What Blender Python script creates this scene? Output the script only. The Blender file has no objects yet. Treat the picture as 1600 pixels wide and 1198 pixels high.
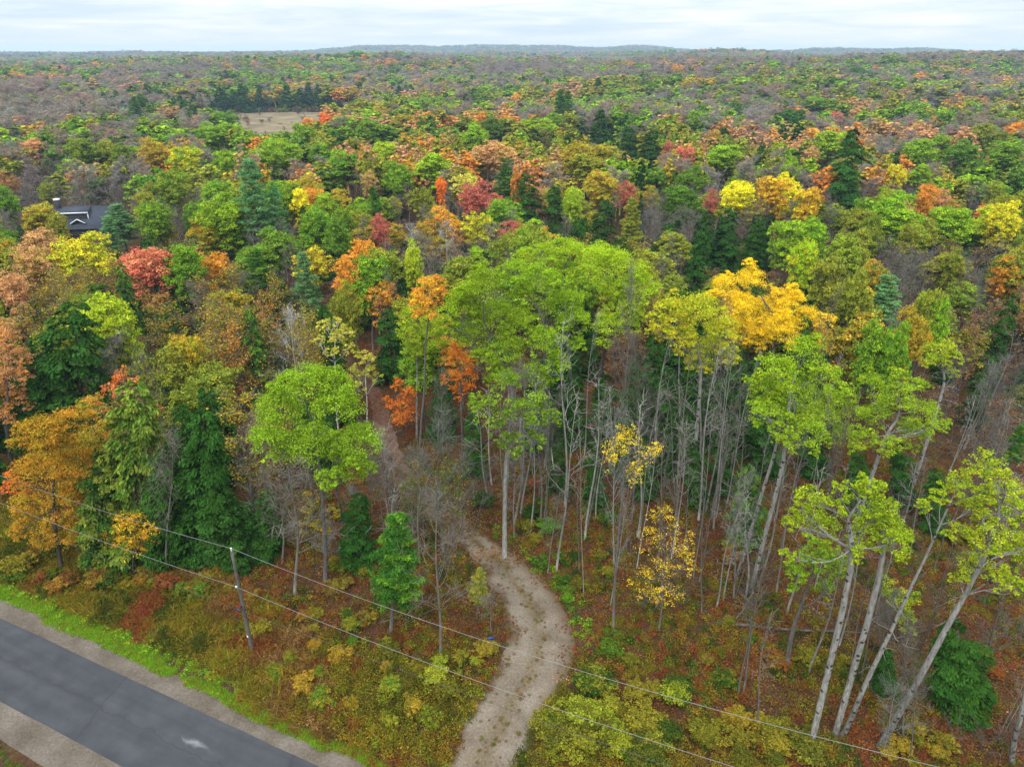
import bpy, math, random
import numpy as np

sc = bpy.context.scene
R = math.radians
rng = np.random.default_rng(11)

# ------------------------------------------------------------------ camera
CAM_H, PITCH, FPX = 46.0, R(25.1), 1110.0
cam_data = bpy.data.cameras.new('camera')
cam = bpy.data.objects.new('camera', cam_data)
sc.collection.objects.link(cam)
cam.location = (0, 0, CAM_H)
cam.rotation_euler = (math.pi / 2 - PITCH, 0, 0)
cam_data.sensor_width = 36.0
cam_data.lens = 36.0 * FPX / 1600.0
cam_data.clip_start = 0.5
cam_data.clip_end = 30000.0
sc.camera = cam

# ------------------------------------------------------------------ world: overcast sky with broken cloud
SUN_EL, SUN_ROT = R(52), R(200)
world = bpy.data.worlds.new('World')
sc.world = world
world.use_nodes = True
nt = world.node_tree
nt.nodes.clear()


def N(tree, typ, **kw):
    n = tree.nodes.new(typ)
    for k, v in kw.items():
        if k == 'ins':
            for i, val in v.items():
                n.inputs[i].default_value = val
        else:
            setattr(n, k, v)
    return n


def L(tree, a, b):
    tree.links.new(a, b)


def mth(tree, op, a, b=None, c=None, clamp=False):
    n = tree.nodes.new('ShaderNodeMath')
    n.operation = op
    n.use_clamp = clamp
    for i, v in enumerate((a, b, c)):
        if v is None:
            continue
        if isinstance(v, (int, float)):
            n.inputs[i].default_value = v
        else:
            tree.links.new(v, n.inputs[i])
    return n.outputs[0]


def mixc(tree, f, a, b, blend='MIX'):
    n = tree.nodes.new('ShaderNodeMix')
    n.data_type = 'RGBA'
    n.blend_type = blend
    for sock, v in ((n.inputs[0], f), (n.inputs[6], a), (n.inputs[7], b)):
        if isinstance(v, (int, float)):
            sock.default_value = v
        elif isinstance(v, tuple):
            sock.default_value = v if len(v) == 4 else (*v, 1)
        else:
            tree.links.new(v, sock)
    return n.outputs[2]


def ramp(tree, f, stops, interp='LINEAR'):
    n = tree.nodes.new('ShaderNodeValToRGB')
    n.color_ramp.interpolation = interp
    el = n.color_ramp.elements
    while len(el) < len(stops):
        el.new(0.5)
    for e, (p, c) in zip(el, stops):
        e.position = p
        e.color = c if len(c) == 4 else (*c, 1)
    tree.links.new(f, n.inputs[0])
    return n.outputs[0]


SKY_STRENGTH = 0.075
CLOUD_ZENITH = 1.30            # overcast luminance at the zenith; one third of it at the horizon (CIE overcast sky)
tc = N(nt, 'ShaderNodeTexCoord')
sep = N(nt, 'ShaderNodeSeparateXYZ')
L(nt, tc.outputs['Generated'], sep.inputs[0])
zc = mth(nt, 'MAXIMUM', sep.outputs[2], 0.0)
comb = N(nt, 'ShaderNodeCombineXYZ')
L(nt, mth(nt, 'MULTIPLY', sep.outputs[0], 7.0), comb.inputs[0]); L(nt, mth(nt, 'MULTIPLY', sep.outputs[1], 7.0), comb.inputs[1]); L(nt, mth(nt, 'MULTIPLY', sep.outputs[2], 85.0), comb.inputs[2])
n1 = N(nt, 'ShaderNodeTexNoise', ins={'Scale': 1.0, 'Detail': 7.0, 'Roughness': 0.58, 'Distortion': 0.3})
L(nt, comb.outputs[0], n1.inputs['Vector'])
n2 = N(nt, 'ShaderNodeTexNoise', ins={'Scale': 0.35, 'Detail': 3.0, 'Roughness': 0.5})
L(nt, comb.outputs[0], n2.inputs['Vector'])
cl = mth(nt, 'ADD', mth(nt, 'MULTIPLY', n1.outputs[0], 0.65), mth(nt, 'MULTIPLY', n2.outputs[0], 0.35))
ccol = ramp(nt, cl, [(0.40, (0.70, 0.82, 0.93)), (0.50, (0.84, 0.92, 0.98)), (0.60, (1.02, 1.02, 1.0))])
grad = mth(nt, 'MULTIPLY', mth(nt, 'ADD', mth(nt, 'MULTIPLY', zc, 2.0), 1.0), CLOUD_ZENITH / 3.0)
low = mth(nt, 'SUBTRACT', 1.0, mth(nt, 'MULTIPLY', zc, 45.0), clamp=True)
ccol = mixc(nt, mth(nt, 'MULTIPLY', low, 0.85), ccol, (0.97, 0.985, 1.0))
bg_c = N(nt, 'ShaderNodeBackground')
L(nt, ccol, bg_c.inputs[0]); L(nt, grad, bg_c.inputs[1])
sky = N(nt, 'ShaderNodeTexSky', sky_type='NISHITA', sun_disc=False, sun_elevation=SUN_EL, sun_rotation=SUN_ROT)
bg_s = N(nt, 'ShaderNodeBackground', ins={1: SKY_STRENGTH})
L(nt, sky.outputs[0], bg_s.inputs[0])
mixw = N(nt, 'ShaderNodeMixShader')
mixw.inputs[0].default_value = 0.93      # nearly closed cloud deck
L(nt, bg_s.outputs[0], mixw.inputs[1]); L(nt, bg_c.outputs[0], mixw.inputs[2])
wout = N(nt, 'ShaderNodeOutputWorld')
L(nt, mixw.outputs[0], wout.inputs[0])

sun_data = bpy.data.lights.new('sun', 'SUN')
sun_data.energy = 1.5
sun_data.angle = R(45)
sun_data.color = (1.0, 0.96, 0.88)
sun = bpy.data.objects.new('sun', sun_data)
sc.collection.objects.link(sun)
# direction towards the sun: behind and to the left of the camera
sd = np.array([math.sin(SUN_ROT) * math.cos(SUN_EL), math.cos(SUN_ROT) * math.cos(SUN_EL), math.sin(SUN_EL)])
from mathutils import Vector, Matrix
sun.rotation_euler = Vector(sd).to_track_quat('Z', 'Y').to_euler()

sc.view_settings.view_transform = 'Standard'
sc.view_settings.look = 'None'
sc.view_settings.gamma = 1.0
sc.view_settings.use_curve_mapping = False
sc.view_settings.exposure = 1.2
sc.render.engine = 'CYCLES'
cy = sc.cycles
cy.max_bounces = 6; cy.diffuse_bounces = 3; cy.transmission_bounces = 4; cy.glossy_bounces = 1
cy.transparent_max_bounces = 4; cy.volume_bounces = 0
cy.use_denoising = True
cy.denoiser = 'OPENIMAGEDENOISE'
cy.denoising_input_passes = 'RGB_ALBEDO_NORMAL'
cy.denoising_prefilter = 'ACCURATE'
cy.use_adaptive_sampling = False
cy.caustics_reflective = False; cy.caustics_refractive = False

# ------------------------------------------------------------------ pixel geometry of the 1600 x 1198 photograph
cP, sP = math.cos(PITCH), math.sin(PITCH)


def ray(px, py):
    u, v = (px - 800.0) / FPX, (py - 599.0) / FPX
    return np.array([u, cP - v * sP, -sP - v * cP])


def at_z(px, py, z=0.0):
    d = ray(px, py)
    t = (z - CAM_H) / d[2]
    return np.array([d[0] * t, d[1] * t, z])


def at_y(px, py, Y):
    d = ray(px, py)
    t = Y / d[1]
    return np.array([d[0] * t, Y, CAM_H + d[2] * t])


def depth(p):
    return p[..., 1] * cP + (CAM_H - p[..., 2]) * sP


def project(p):
    p = np.asarray(p, float)
    z = depth(p)
    v = (-p[..., 1] * sP + (CAM_H - p[..., 2]) * cP) / z
    return 800 + FPX * p[..., 0] / z, 599 + FPX * v, z


def smooth(a, b, x):
    t = np.clip((np.asarray(x, float) - a) / (b - a), 0, 1)
    return t * t * (3 - 2 * t)


def vnoise(x, y, seed=0):
    x = np.asarray(x, float); y = np.asarray(y, float)
    xi, yi = np.floor(x).astype(np.int64), np.floor(y).astype(np.int64)
    fx, fy = x - xi, y - yi
    fx = fx * fx * (3 - 2 * fx); fy = fy * fy * (3 - 2 * fy)

    def h(a, b):
        k = (a * 374761393 + b * 668265263 + seed * 974634533) & 0x7fffffff
        k = ((k ^ (k >> 13)) * 1274126177) & 0x7fffffff
        return ((k ^ (k >> 16)) & 0xffff) / 65535.0
    return (h(xi, yi) * (1 - fx) + h(xi + 1, yi) * fx) * (1 - fy) + (h(xi, yi + 1) * (1 - fx) + h(xi + 1, yi + 1) * fx) * fy


def fbm(x, y, seed=0, o=3):
    s, a, t = 0, 1.0, 0
    for i in range(o):
        s = s + a * vnoise(np.asarray(x) * 2 ** i, np.asarray(y) * 2 ** i, seed + i)
        t += a; a *= 0.5
    return s / t


# marsh clearing far left
MARSH = np.array([[-268, 668], [-200, 690], [-138, 660], [-112, 570], [-106, 480], [-118, 420], [-158, 408], [-186, 450], [-222, 560]], float)


def in_poly(x, y, poly):
    x = np.asarray(x, float); y = np.asarray(y, float)
    c = np.zeros(x.shape, bool)
    n = len(poly)
    for i in range(n):
        x1, y1 = poly[i]; x2, y2 = poly[(i + 1) % n]
        hit = ((y1 > y) != (y2 > y)) & (x < (x2 - x1) * (y - y1) / (y2 - y1 + 1e-12) + x1)
        c ^= hit
    return c


HILLS = []      # (x, y, height, sx, sy)


def hill(px, D, h, sx, sy):
    HILLS.append(((px - 800) / FPX * D * 0.92, D, h, sx, sy))


hill(620, 5600, 41, 420, 380); hill(760, 5700, 45, 380, 380); hill(880, 5600, 42, 330, 350); hill(1010, 5700, 44, 420, 380)
hill(540, 5500, 20, 260, 350)
hill(1310, 5000, 32, 330, 350); hill(1430, 5000, 26, 260, 350); hill(1170, 2600, 15, 230, 260); hill(1080, 2600, 12, 260, 240)
hill(300, 3500, 8, 420, 330); hill(440, 3200, 9, 300, 300)
hill(470, 1900, 20, 300, 200); hill(250, 1500, 13, 260, 190); hill(880, 1250, 11, 330, 170); hill(1200, 1050, 12, 220, 150); hill(620, 1500, 12, 200, 160); hill(-50, 1100, 10, 260, 190)
hill(1560, 1350, 12, 330, 330); hill(1750, 1500, 14, 420, 400); hill(2100, 1800, 16, 700, 500); hill(1400, 1600, 8, 240, 300)
hill(700, 2600, 6, 500, 400); hill(950, 2400, 8, 400, 350)


def terr(x, y):
    x = np.asarray(x, float); y = np.asarray(y, float)
    d = np.hypot(x, y)
    f = smooth(190, 700, d)
    z = f * (34 * (fbm(x / 330 + 3.3, y / 330 + 1.7, 5) - 0.55)) + smooth(1400, 4200, d) * 13
    z = z + smooth(900, 2500, d) * 14 * (fbm(x / 700 + 9, y / 700 + 4, 8) - 0.42)
    for hx, hy, h, sx, sy in HILLS:
        z = z + h * np.exp(-((x - hx) / sx) ** 2 - ((y - hy) / sy) ** 2)
    m = np.exp(-((x + 150) / 90) ** 2 - ((y - 540) / 170) ** 2)
    z = z * (1 - m) + m * -3.0
    return z * smooth(170, 330, d)


# ------------------------------------------------------------------ mesh helpers
COL = sc.collection


def lin(c):
    c = np.asarray(c, float) / 255.0
    return np.where(c <= 0.04045, c / 12.92, ((c + 0.055) / 1.055) ** 2.4)


def mesh_np(name, V, Q, mats, mi=None, var=None, smooth_f=None):
    """quads only; var is a per-face colour attribute"""
    me = bpy.data.meshes.new(name)
    V = np.ascontiguousarray(V, np.float32); Q = np.ascontiguousarray(Q, np.int32)
    nf = len(Q)
    me.vertices.add(len(V)); me.vertices.foreach_set('co', V.ravel())
    me.loops.add(nf * 4); me.loops.foreach_set('vertex_index', Q.ravel())
    me.polygons.add(nf); me.polygons.foreach_set('loop_start', np.arange(0, nf * 4, 4, dtype=np.int32))
    for m in mats:
        me.materials.append(m)
    if mi is not None:
        me.polygons.foreach_set('material_index', np.ascontiguousarray(mi, np.int32))
    if smooth_f is not None:
        me.polygons.foreach_set('use_smooth', np.full(nf, bool(smooth_f)))
    if var is not None:
        a = me.attributes.new('leaf_var', 'FLOAT_COLOR', 'FACE')
        c = np.ones((nf, 4), np.float32); c[:, :3] = var
        a.data.foreach_set('color', c.ravel())
    me.update(calc_edges=True)
    return me


class MB:
    """collects quads"""
    def __init__(self):
        self.V, self.Q, self.var, self.n = [], [], [], 0

    def add(self, V, Q, var=None):
        V = np.asarray(V, float).reshape(-1, 3); Q = np.asarray(Q, int).reshape(-1, 4)
        self.V.append(V); self.Q.append(Q + self.n); self.n += len(V)
        self.var.append(np.full((len(Q), 3), 0.5) if var is None else np.asarray(var, float))

    def tube(self, pts, rad, sides=6, cap=True):
        pts = np.asarray(pts, float); rad = np.asarray(rad, float)
        k = len(pts)
        t = np.gradient(pts, axis=0)
        t /= np.linalg.norm(t, axis=1, keepdims=True) + 1e-9
        ref = np.where(np.abs(t[:, 2:3]) > 0.9, np.array([[1.0, 0, 0]]), np.array([[0, 0, 1.0]]))
        a = np.cross(t, ref); a /= np.linalg.norm(a, axis=1, keepdims=True) + 1e-9
        b = np.cross(t, a)
        th = np.arange(sides) * 2 * math.pi / sides
        ring = pts[:, None] + rad[:, None, None] * (np.cos(th)[None, :, None] * a[:, None] + np.sin(th)[None, :, None] * b[:, None])
        V = ring.reshape(-1, 3)
        i = np.arange(k - 1)[:, None] * sides; j = np.arange(sides)[None]
        j2 = (j + 1) % sides
        Q = np.stack([i + j, i + j2, i + sides + j2, i + sides + j], -1).reshape(-1, 4)
        self.add(V, Q)
        if cap and sides == 4 or cap and sides == 6 or cap and sides == 8:
            for base in (0, (k - 1) * sides):
                f = [[base, base + 1, base + 2, base + 3]]
                if sides >= 6: f.append([base, base + 3, base + 4, base + 5])
                if sides >= 8: f.append([base, base + 5, base + 6, base + 7])
                self.Q.append(np.array(f) + self.n - len(V)); self.var.append(np.full((len(f), 3), 0.5))

    def box(self, lo, hi, M=None):
        x0, y0, z0 = lo; x1, y1, z1 = hi
        V = np.array([[x0, y0, z0], [x1, y0, z0], [x1, y1, z0], [x0, y1, z0], [x0, y0, z1], [x1, y0, z1], [x1, y1, z1], [x0, y1, z1]], float)
        if M is not None:
            V = V @ M[0].T + M[1]
        self.add(V, [[0, 3, 2, 1], [4, 5, 6, 7], [0, 1, 5, 4], [1, 2, 6, 5], [2, 3, 7, 6], [3, 0, 4, 7]])

    def leaves(self, C, Nn, size, aspect=0.6, var=None, r=None, T=None):
        r = r or rng
        n = len(C)
        if n == 0: return
        Nn = Nn / (np.linalg.norm(Nn, axis=1, keepdims=True) + 1e-9)
        if T is None:
            T = r.normal(size=(n, 3))
        T = T - (T * Nn).sum(1, keepdims=True) * Nn
        T /= np.linalg.norm(T, axis=1, keepdims=True) + 1e-9
        B = np.cross(Nn, T)
        s = (np.broadcast_to(size, (n,)) * (0.65 + 0.7 * r.random(n)))[:, None]
        V = np.stack([C - T * s, C + B * s * aspect + Nn * s * 0.22, C + T * s * 0.95, C - B * s * aspect + Nn * s * 0.22], 1).reshape(-1, 3)
        Q = np.arange(n * 4).reshape(n, 4)
        self.add(V, Q, var)

    def arrays(self):
        return np.concatenate(self.V), np.concatenate(self.Q), np.concatenate(self.var)

    def mesh(self, name, mats, smooth_f=None, var=False):
        V, Q, va = self.arrays()
        return mesh_np(name, V, Q, mats, None, va if var else None, smooth_f)


def obj(name, me, parent=None, loc=None):
    o = bpy.data.objects.new(name, me)
    COL.objects.link(o)
    if parent is not None: o.parent = parent
    if loc is not None: o.location = loc
    return o


def tag(o, label=None, cat=None, group=None, kind=None):
    if label: o['label'] = label
    if cat: o['category'] = cat
    if group: o['group'] = group
    if kind: o['kind'] = kind
    return o


# ------------------------------------------------------------------ materials
def new_mat(name):
    m = bpy.data.materials.new(name)
    m.use_nodes = True
    m.node_tree.nodes.clear()
    return m, m.node_tree


def leaf_material(name, transl=0.35, tip=0.45):
    m, t = new_mat(name)
    a1 = N(t, 'ShaderNodeAttribute', attribute_type='INSTANCER', attribute_name='tint')
    a2 = N(t, 'ShaderNodeAttribute', attribute_type='INSTANCER', attribute_name='tint_accent')
    av = N(t, 'ShaderNodeAttribute', attribute_type='GEOMETRY', attribute_name='leaf_var')
    sp = N(t, 'ShaderNodeSeparateColor')
    L(t, av.outputs['Color'], sp.inputs[0])
    # accent colour on some sprays (their own autumn colour)
    f = mth(t, 'ADD', mth(t, 'MULTIPLY', sp.outputs[1], 0.75), mth(t, 'MULTIPLY', sp.outputs[2], 0.25))
    f = ramp(t, f, [(0.42, (0, 0, 0)), (0.85, (1, 1, 1))])
    c = mixc(t, f, a1.outputs['Color'], a2.outputs['Color'])
    br = mth(t, 'ADD', mth(t, 'MULTIPLY', sp.outputs[0], 1.15), 0.42)
    mul = N(t, 'ShaderNodeVectorMath', operation='SCALE')
    L(t, c, mul.inputs[0]); L(t, br, mul.inputs['Scale'])
    d = N(t, 'ShaderNodeBsdfDiffuse'); tr = N(t, 'ShaderNodeBsdfTranslucent')
    L(t, mul.outputs[0], d.inputs[0]); L(t, mul.outputs[0], tr.inputs[0])
    mx = N(t, 'ShaderNodeMixShader'); mx.inputs[0].default_value = transl
    L(t, d.outputs[0], mx.inputs[1]); L(t, tr.outputs[0], mx.inputs[2])
    out = N(t, 'ShaderNodeOutputMaterial')
    L(t, mx.outputs[0], out.inputs[0])
    return m


M_LEAF = leaf_material('leaf', 0.30)
M_NEEDLE = leaf_material('needle', 0.15)


def bark_material(name, knots=False):
    m, t = new_mat(name)
    a1 = N(t, 'ShaderNodeAttribute', attribute_type='INSTANCER', attribute_name='tint')
    tcn = N(t, 'ShaderNodeTexCoord')
    mp = N(t, 'ShaderNodeMapping'); mp.inputs['Scale'].default_value = (5.0, 5.0, 1.2)
    L(t, tcn.outputs['Object'], mp.inputs[0])
    nz = N(t, 'ShaderNodeTexNoise', ins={'Scale': 1.3, 'Detail': 5.0, 'Roughness': 0.65})
    L(t, mp.outputs[0], nz.inputs['Vector'])
    br = ramp(t, nz.outputs[0], [(0.3, (0.45, 0.43, 0.42)), (0.5, (0.9, 0.9, 0.9)), (0.68, (1.25, 1.25, 1.22))])
    c = mixc(t, 1.0, a1.outputs['Color'], br, 'MULTIPLY')
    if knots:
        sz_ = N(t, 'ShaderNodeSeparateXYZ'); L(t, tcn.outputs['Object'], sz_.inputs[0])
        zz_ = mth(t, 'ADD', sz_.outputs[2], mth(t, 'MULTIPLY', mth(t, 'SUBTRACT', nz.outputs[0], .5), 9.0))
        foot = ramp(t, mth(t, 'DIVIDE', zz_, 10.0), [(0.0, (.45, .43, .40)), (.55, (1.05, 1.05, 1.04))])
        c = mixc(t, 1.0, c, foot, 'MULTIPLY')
        mp2 = N(t, 'ShaderNodeMapping'); mp2.inputs['Scale'].default_value = (2.2, 2.2, 2.6)
        L(t, tcn.outputs['Object'], mp2.inputs[0])
        vz = N(t, 'ShaderNodeTexVoronoi', ins={'Scale': 0.8})
        L(t, mp2.outputs[0], vz.inputs['Vector'])
        k = ramp(t, vz.outputs['Distance'], [(0.2, (1, 1, 1)), (0.30, (0, 0, 0))])
        c = mixc(t, k, c, (0.035, 0.03, 0.028))
    d = N(t, 'ShaderNodeBsdfPrincipled', ins={'Roughness': 0.9, 'Specular IOR Level': 0.15})
    L(t, c, d.inputs['Base Color'])
    bp = N(t, 'ShaderNodeBump', ins={'Strength': 0.5, 'Distance': 0.05})
    L(t, nz.outputs[0], bp.inputs['Height']); L(t, bp.outputs[0], d.inputs['Normal'])
    out = N(t, 'ShaderNodeOutputMaterial')
    L(t, d.outputs[0], out.inputs[0])
    return m


M_BARK = bark_material('bark')
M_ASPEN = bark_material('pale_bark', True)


def plain(name, c, rough=0.8, noise=None, amt=0.25, metal=0.0, spec=0.3, bump=0.0):
    m, t = new_mat(name)
    d = N(t, 'ShaderNodeBsdfPrincipled', ins={'Roughness': rough, 'Metallic': metal, 'Specular IOR Level': spec})
    out = N(t, 'ShaderNodeOutputMaterial')
    L(t, d.outputs[0], out.inputs[0])
    if noise:
        tcn = N(t, 'ShaderNodeTexCoord')
        nz = N(t, 'ShaderNodeTexNoise', ins={'Scale': noise, 'Detail': 6.0, 'Roughness': 0.6})
        L(t, tcn.outputs['Object'], nz.inputs['Vector'])
        lo = tuple(x * (1 - amt) for x in c); hi = tuple(min(1, x * (1 + amt)) for x in c)
        col = ramp(t, nz.outputs[0], [(0.3, lo), (0.7, hi)])
        L(t, col, d.inputs['Base Color'])
        if bump:
            bp = N(t, 'ShaderNodeBump', ins={'Strength': bump, 'Distance': 0.05})
            L(t, nz.outputs[0], bp.inputs['Height']); L(t, bp.outputs[0], d.inputs['Normal'])
    else:
        d.inputs['Base Color'].default_value = (*c, 1)
    return m


# ------------------------------------------------------------------ roads and ground
e_a, e_b = at_z(0, 965)[:2], at_z(500, 1198)[:2]
E = (e_b - e_a) / np.linalg.norm(e_b - e_a)          # along the road, to the right
Nn_ = np.array([-E[1], E[0]])                        # away from the camera, towards the wood
ROAD_W = abs(float((at_z(0, 1095)[:2] - e_a) @ Nn_))


def st(x, y):
    dx, dy = np.asarray(x, float) - e_a[0], np.asarray(y, float) - e_a[1]
    return dx * E[0] + dy * E[1], dx * Nn_[0] + dy * Nn_[1]


def xy(s, t):
    return e_a[0] + s * E[0] + t * Nn_[0], e_a[1] + s * E[1] + t * Nn_[1]


# driveway centre line and half-widths from pixels on the ground
DRV_PX = [(740, 1240, 62, 0), (772, 1150, 58, 0), (800, 1100, 55, 0), (838, 1040, 60, 0), (850, 985, 58, 0), (826, 935, 52, 0),
          (790, 890, 40, 0), (752, 855, 28, 0), (712, 822, 26, 0), (672, 790, 25, 0), (632, 752, 22, 0), (608, 705, 19, 0), (597, 660, 16, 0), (590, 622, 13, 0), (572, 590, 11, 0), (540, 560, 9, 0)]
DRV = []
for px, py, hw, _ in DRV_PX:
    a, b, c = at_z(px - hw, py), at_z(px + hw, py), at_z(px, py)
    DRV.append((c[0], c[1], abs(b[0] - a[0]) / 2 * 0.88))
DRV = np.array(DRV)


def resample(P, n):
    d = np.r_[0, np.cumsum(np.linalg.norm(np.diff(P[:, :2], axis=0), axis=1))]
    u = np.linspace(0, d[-1], n)
    # smooth by cubic-ish averaging
    out = np.stack([np.interp(u, d, P[:, k]) for k in range(P.shape[1])], 1)
    for _ in range(6):
        out[1:-1] = 0.25 * out[:-2] + 0.5 * out[1:-1] + 0.25 * out[2:]
    return out


DRVS = resample(DRV, 120)


def drive_dist(x, y):
    """signed distance to the driveway edge (negative inside)"""
    x = np.asarray(x, float); y = np.asarray(y, float)
    best = np.full(x.shape, 1e9)
    for cx, cy_, w in DRVS:
        best = np.minimum(best, np.hypot(x - cx, y - cy_) - w)
    return best


def strip(name, left, right, mat, z, kind='structure', cols=6, across=False):
    left = np.asarray(left); right = np.asarray(right)
    n = len(left)
    f = np.linspace(0, 1, cols + 1)
    P = left[:, None, :] * (1 - f)[None, :, None] + right[:, None, :] * f[None, :, None]
    V = np.concatenate([P, np.full((n, cols + 1, 1), z)], 2).reshape(-1, 3)
    i = np.arange(n - 1)[:, None] * (cols + 1); j = np.arange(cols)[None]
    Q = np.stack([i + j, i + j + 1, i + cols + 2 + j, i + cols + 1 + j], -1).reshape(-1, 4)
    nrm = np.cross(V[Q[0, 1]] - V[Q[0, 0]], V[Q[0, 3]] - V[Q[0, 0]])
    if nrm[2] < 0: Q = Q[:, ::-1]
    me = mesh_np(name, V, Q, [mat])
    if across:
        a_ = me.attributes.new('across', 'FLOAT', 'POINT'); a_.data.foreach_set('value', np.tile(f, n).astype(np.float32))
    o = obj(name, me)
    o['kind'] = kind
    return o


# ground sheet: rings out to the horizon
def ground_material():
    m, t = new_mat('leaf_litter_soil')
    tcn = N(t, 'ShaderNodeTexCoord')
    n1 = N(t, 'ShaderNodeTexNoise', ins={'Scale': 0.22, 'Detail': 6.0, 'Roughness': 0.65})
    n2 = N(t, 'ShaderNodeTexNoise', ins={'Scale': 3.2, 'Detail': 5.0, 'Roughness': 0.7})
    n3 = N(t, 'ShaderNodeTexVoronoi', ins={'Scale': 7.0})
    for n in (n1, n2, n3): L(t, tcn.outputs['Object'], n.inputs['Vector'])
    a = ramp(t, n1.outputs[0], [(0.3, (0.045, 0.031, 0.018)), (0.5, (0.078, 0.046, 0.025)), (0.7, (0.07, 0.055, 0.024))])
    b = ramp(t, n2.outputs[0], [(0.3, (0.5, 0.45, 0.42)), (0.55, (1.0, 1.0, 1.0)), (0.75, (1.5, 1.25, 1.0))])
    c = mixc(t, 1.0, a, b, 'MULTIPLY')
    c = mixc(t, 0.35, c, mixc(t, 1.0, c, n3.outputs['Color'], 'MULTIPLY'))
    d = N(t, 'ShaderNodeBsdfDiffuse')
    L(t, c, d.inputs[0])
    out = N(t, 'ShaderNodeOutputMaterial'); L(t, d.outputs[0], out.inputs[0])
    return m


rad = np.r_[0.0, np.linspace(8, 200, 25), np.geomspace(215, 9000, 75)]
NA = 300
ang = np.arange(NA) * 2 * math.pi / NA
gx = rad[:, None] * np.sin(ang)[None]; gy = rad[:, None] * np.cos(ang)[None]
gz = terr(gx, gy)
V = np.stack([gx, gy, gz], -1).reshape(-1, 3)
i = np.arange(len(rad) - 1)[:, None] * NA; j = np.arange(NA)[None]; j2 = (j + 1) % NA
Q = np.stack([i + j, i + NA + j, i + NA + j2, i + j2], -1).reshape(-1, 4)
nrm = np.cross(V[Q[900, 1]] - V[Q[900, 0]], V[Q[900, 3]] - V[Q[900, 0]])
if nrm[2] < 0: Q = Q[:, ::-1]
tag(obj('ground', mesh_np('ground', V, Q, [ground_material()], smooth_f=True)), kind='structure')


def gravel_material(name, c1, c2, c3, tracks=False):
    m, t = new_mat(name)
    tcn = N(t, 'ShaderNodeTexCoord')
    n1 = N(t, 'ShaderNodeTexNoise', ins={'Scale': 0.35, 'Detail': 6.0, 'Roughness': 0.62})
    n2 = N(t, 'ShaderNodeTexNoise', ins={'Scale': 5.0, 'Detail': 6.0, 'Roughness': 0.75})
    v = N(t, 'ShaderNodeTexVoronoi', ins={'Scale': 9.0})
    for n in (n1, n2, v): L(t, tcn.outputs['Object'], n.inputs['Vector'])
    a = ramp(t, n1.outputs[0], [(0.32, c1), (0.5, c2), (0.66, c3)])
    b = ramp(t, n2.outputs[0], [(0.3, (0.62, 0.6, 0.58)), (0.6, (1.05, 1.05, 1.05)), (0.75, (1.35, 1.35, 1.35))])
    c = mixc(t, 1.0, a, b, 'MULTIPLY')
    st_ = ramp(t, v.outputs['Distance'], [(0.1, (1.25, 1.25, 1.25)), (0.35, (0.85, 0.85, 0.85))])
    c = mixc(t, 0.7, c, mixc(t, 1.0, c, st_, 'MULTIPLY'))
    if tracks:      # worn pale wheel tracks, brown weedy middle and edges
        at_ = N(t, 'ShaderNodeAttribute', attribute_type='GEOMETRY', attribute_name='across')
        wob = mth(t, 'MULTIPLY', mth(t, 'SUBTRACT', n1.outputs[0], 0.5), 0.5)
        u = mth(t, 'ABSOLUTE', mth(t, 'SUBTRACT', mth(t, 'ADD', at_.outputs['Fac'], wob), 0.5))
        w_ = ramp(t, mth(t, 'ADD', u, mth(t, 'MULTIPLY', mth(t, 'SUBTRACT', n2.outputs[0], 0.5), .16)), [(0.02, (0.88, 0.83, 0.70)), (0.14, (1.1, 1.1, 1.1)), (0.30, (1.15, 1.15, 1.15)), (0.42, (0.86, 0.80, 0.72)), (0.5, (0.66, 0.52, 0.43))])
        c = mixc(t, 1.0, c, w_, 'MULTIPLY')
    d = N(t, 'ShaderNodeBsdfDiffuse'); L(t, c, d.inputs[0])
    bp = N(t, 'ShaderNodeBump', ins={'Strength': 0.6, 'Distance': 0.04})
    L(t, n2.outputs[0], bp.inputs['Height']); L(t, bp.outputs[0], d.inputs['Normal'])
    out = N(t, 'ShaderNodeOutputMaterial'); L(t, d.outputs[0], out.inputs[0])
    return m


M_SHOULDER = gravel_material('gravel_shoulder', (0.095, 0.076, 0.058), (0.135, 0.113, 0.091), (0.17, 0.145, 0.12))
M_DRIVE = gravel_material('driveway_gravel', (0.112, 0.087, 0.063), (0.165, 0.135, 0.104), (0.2, 0.168, 0.134), True)


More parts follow.
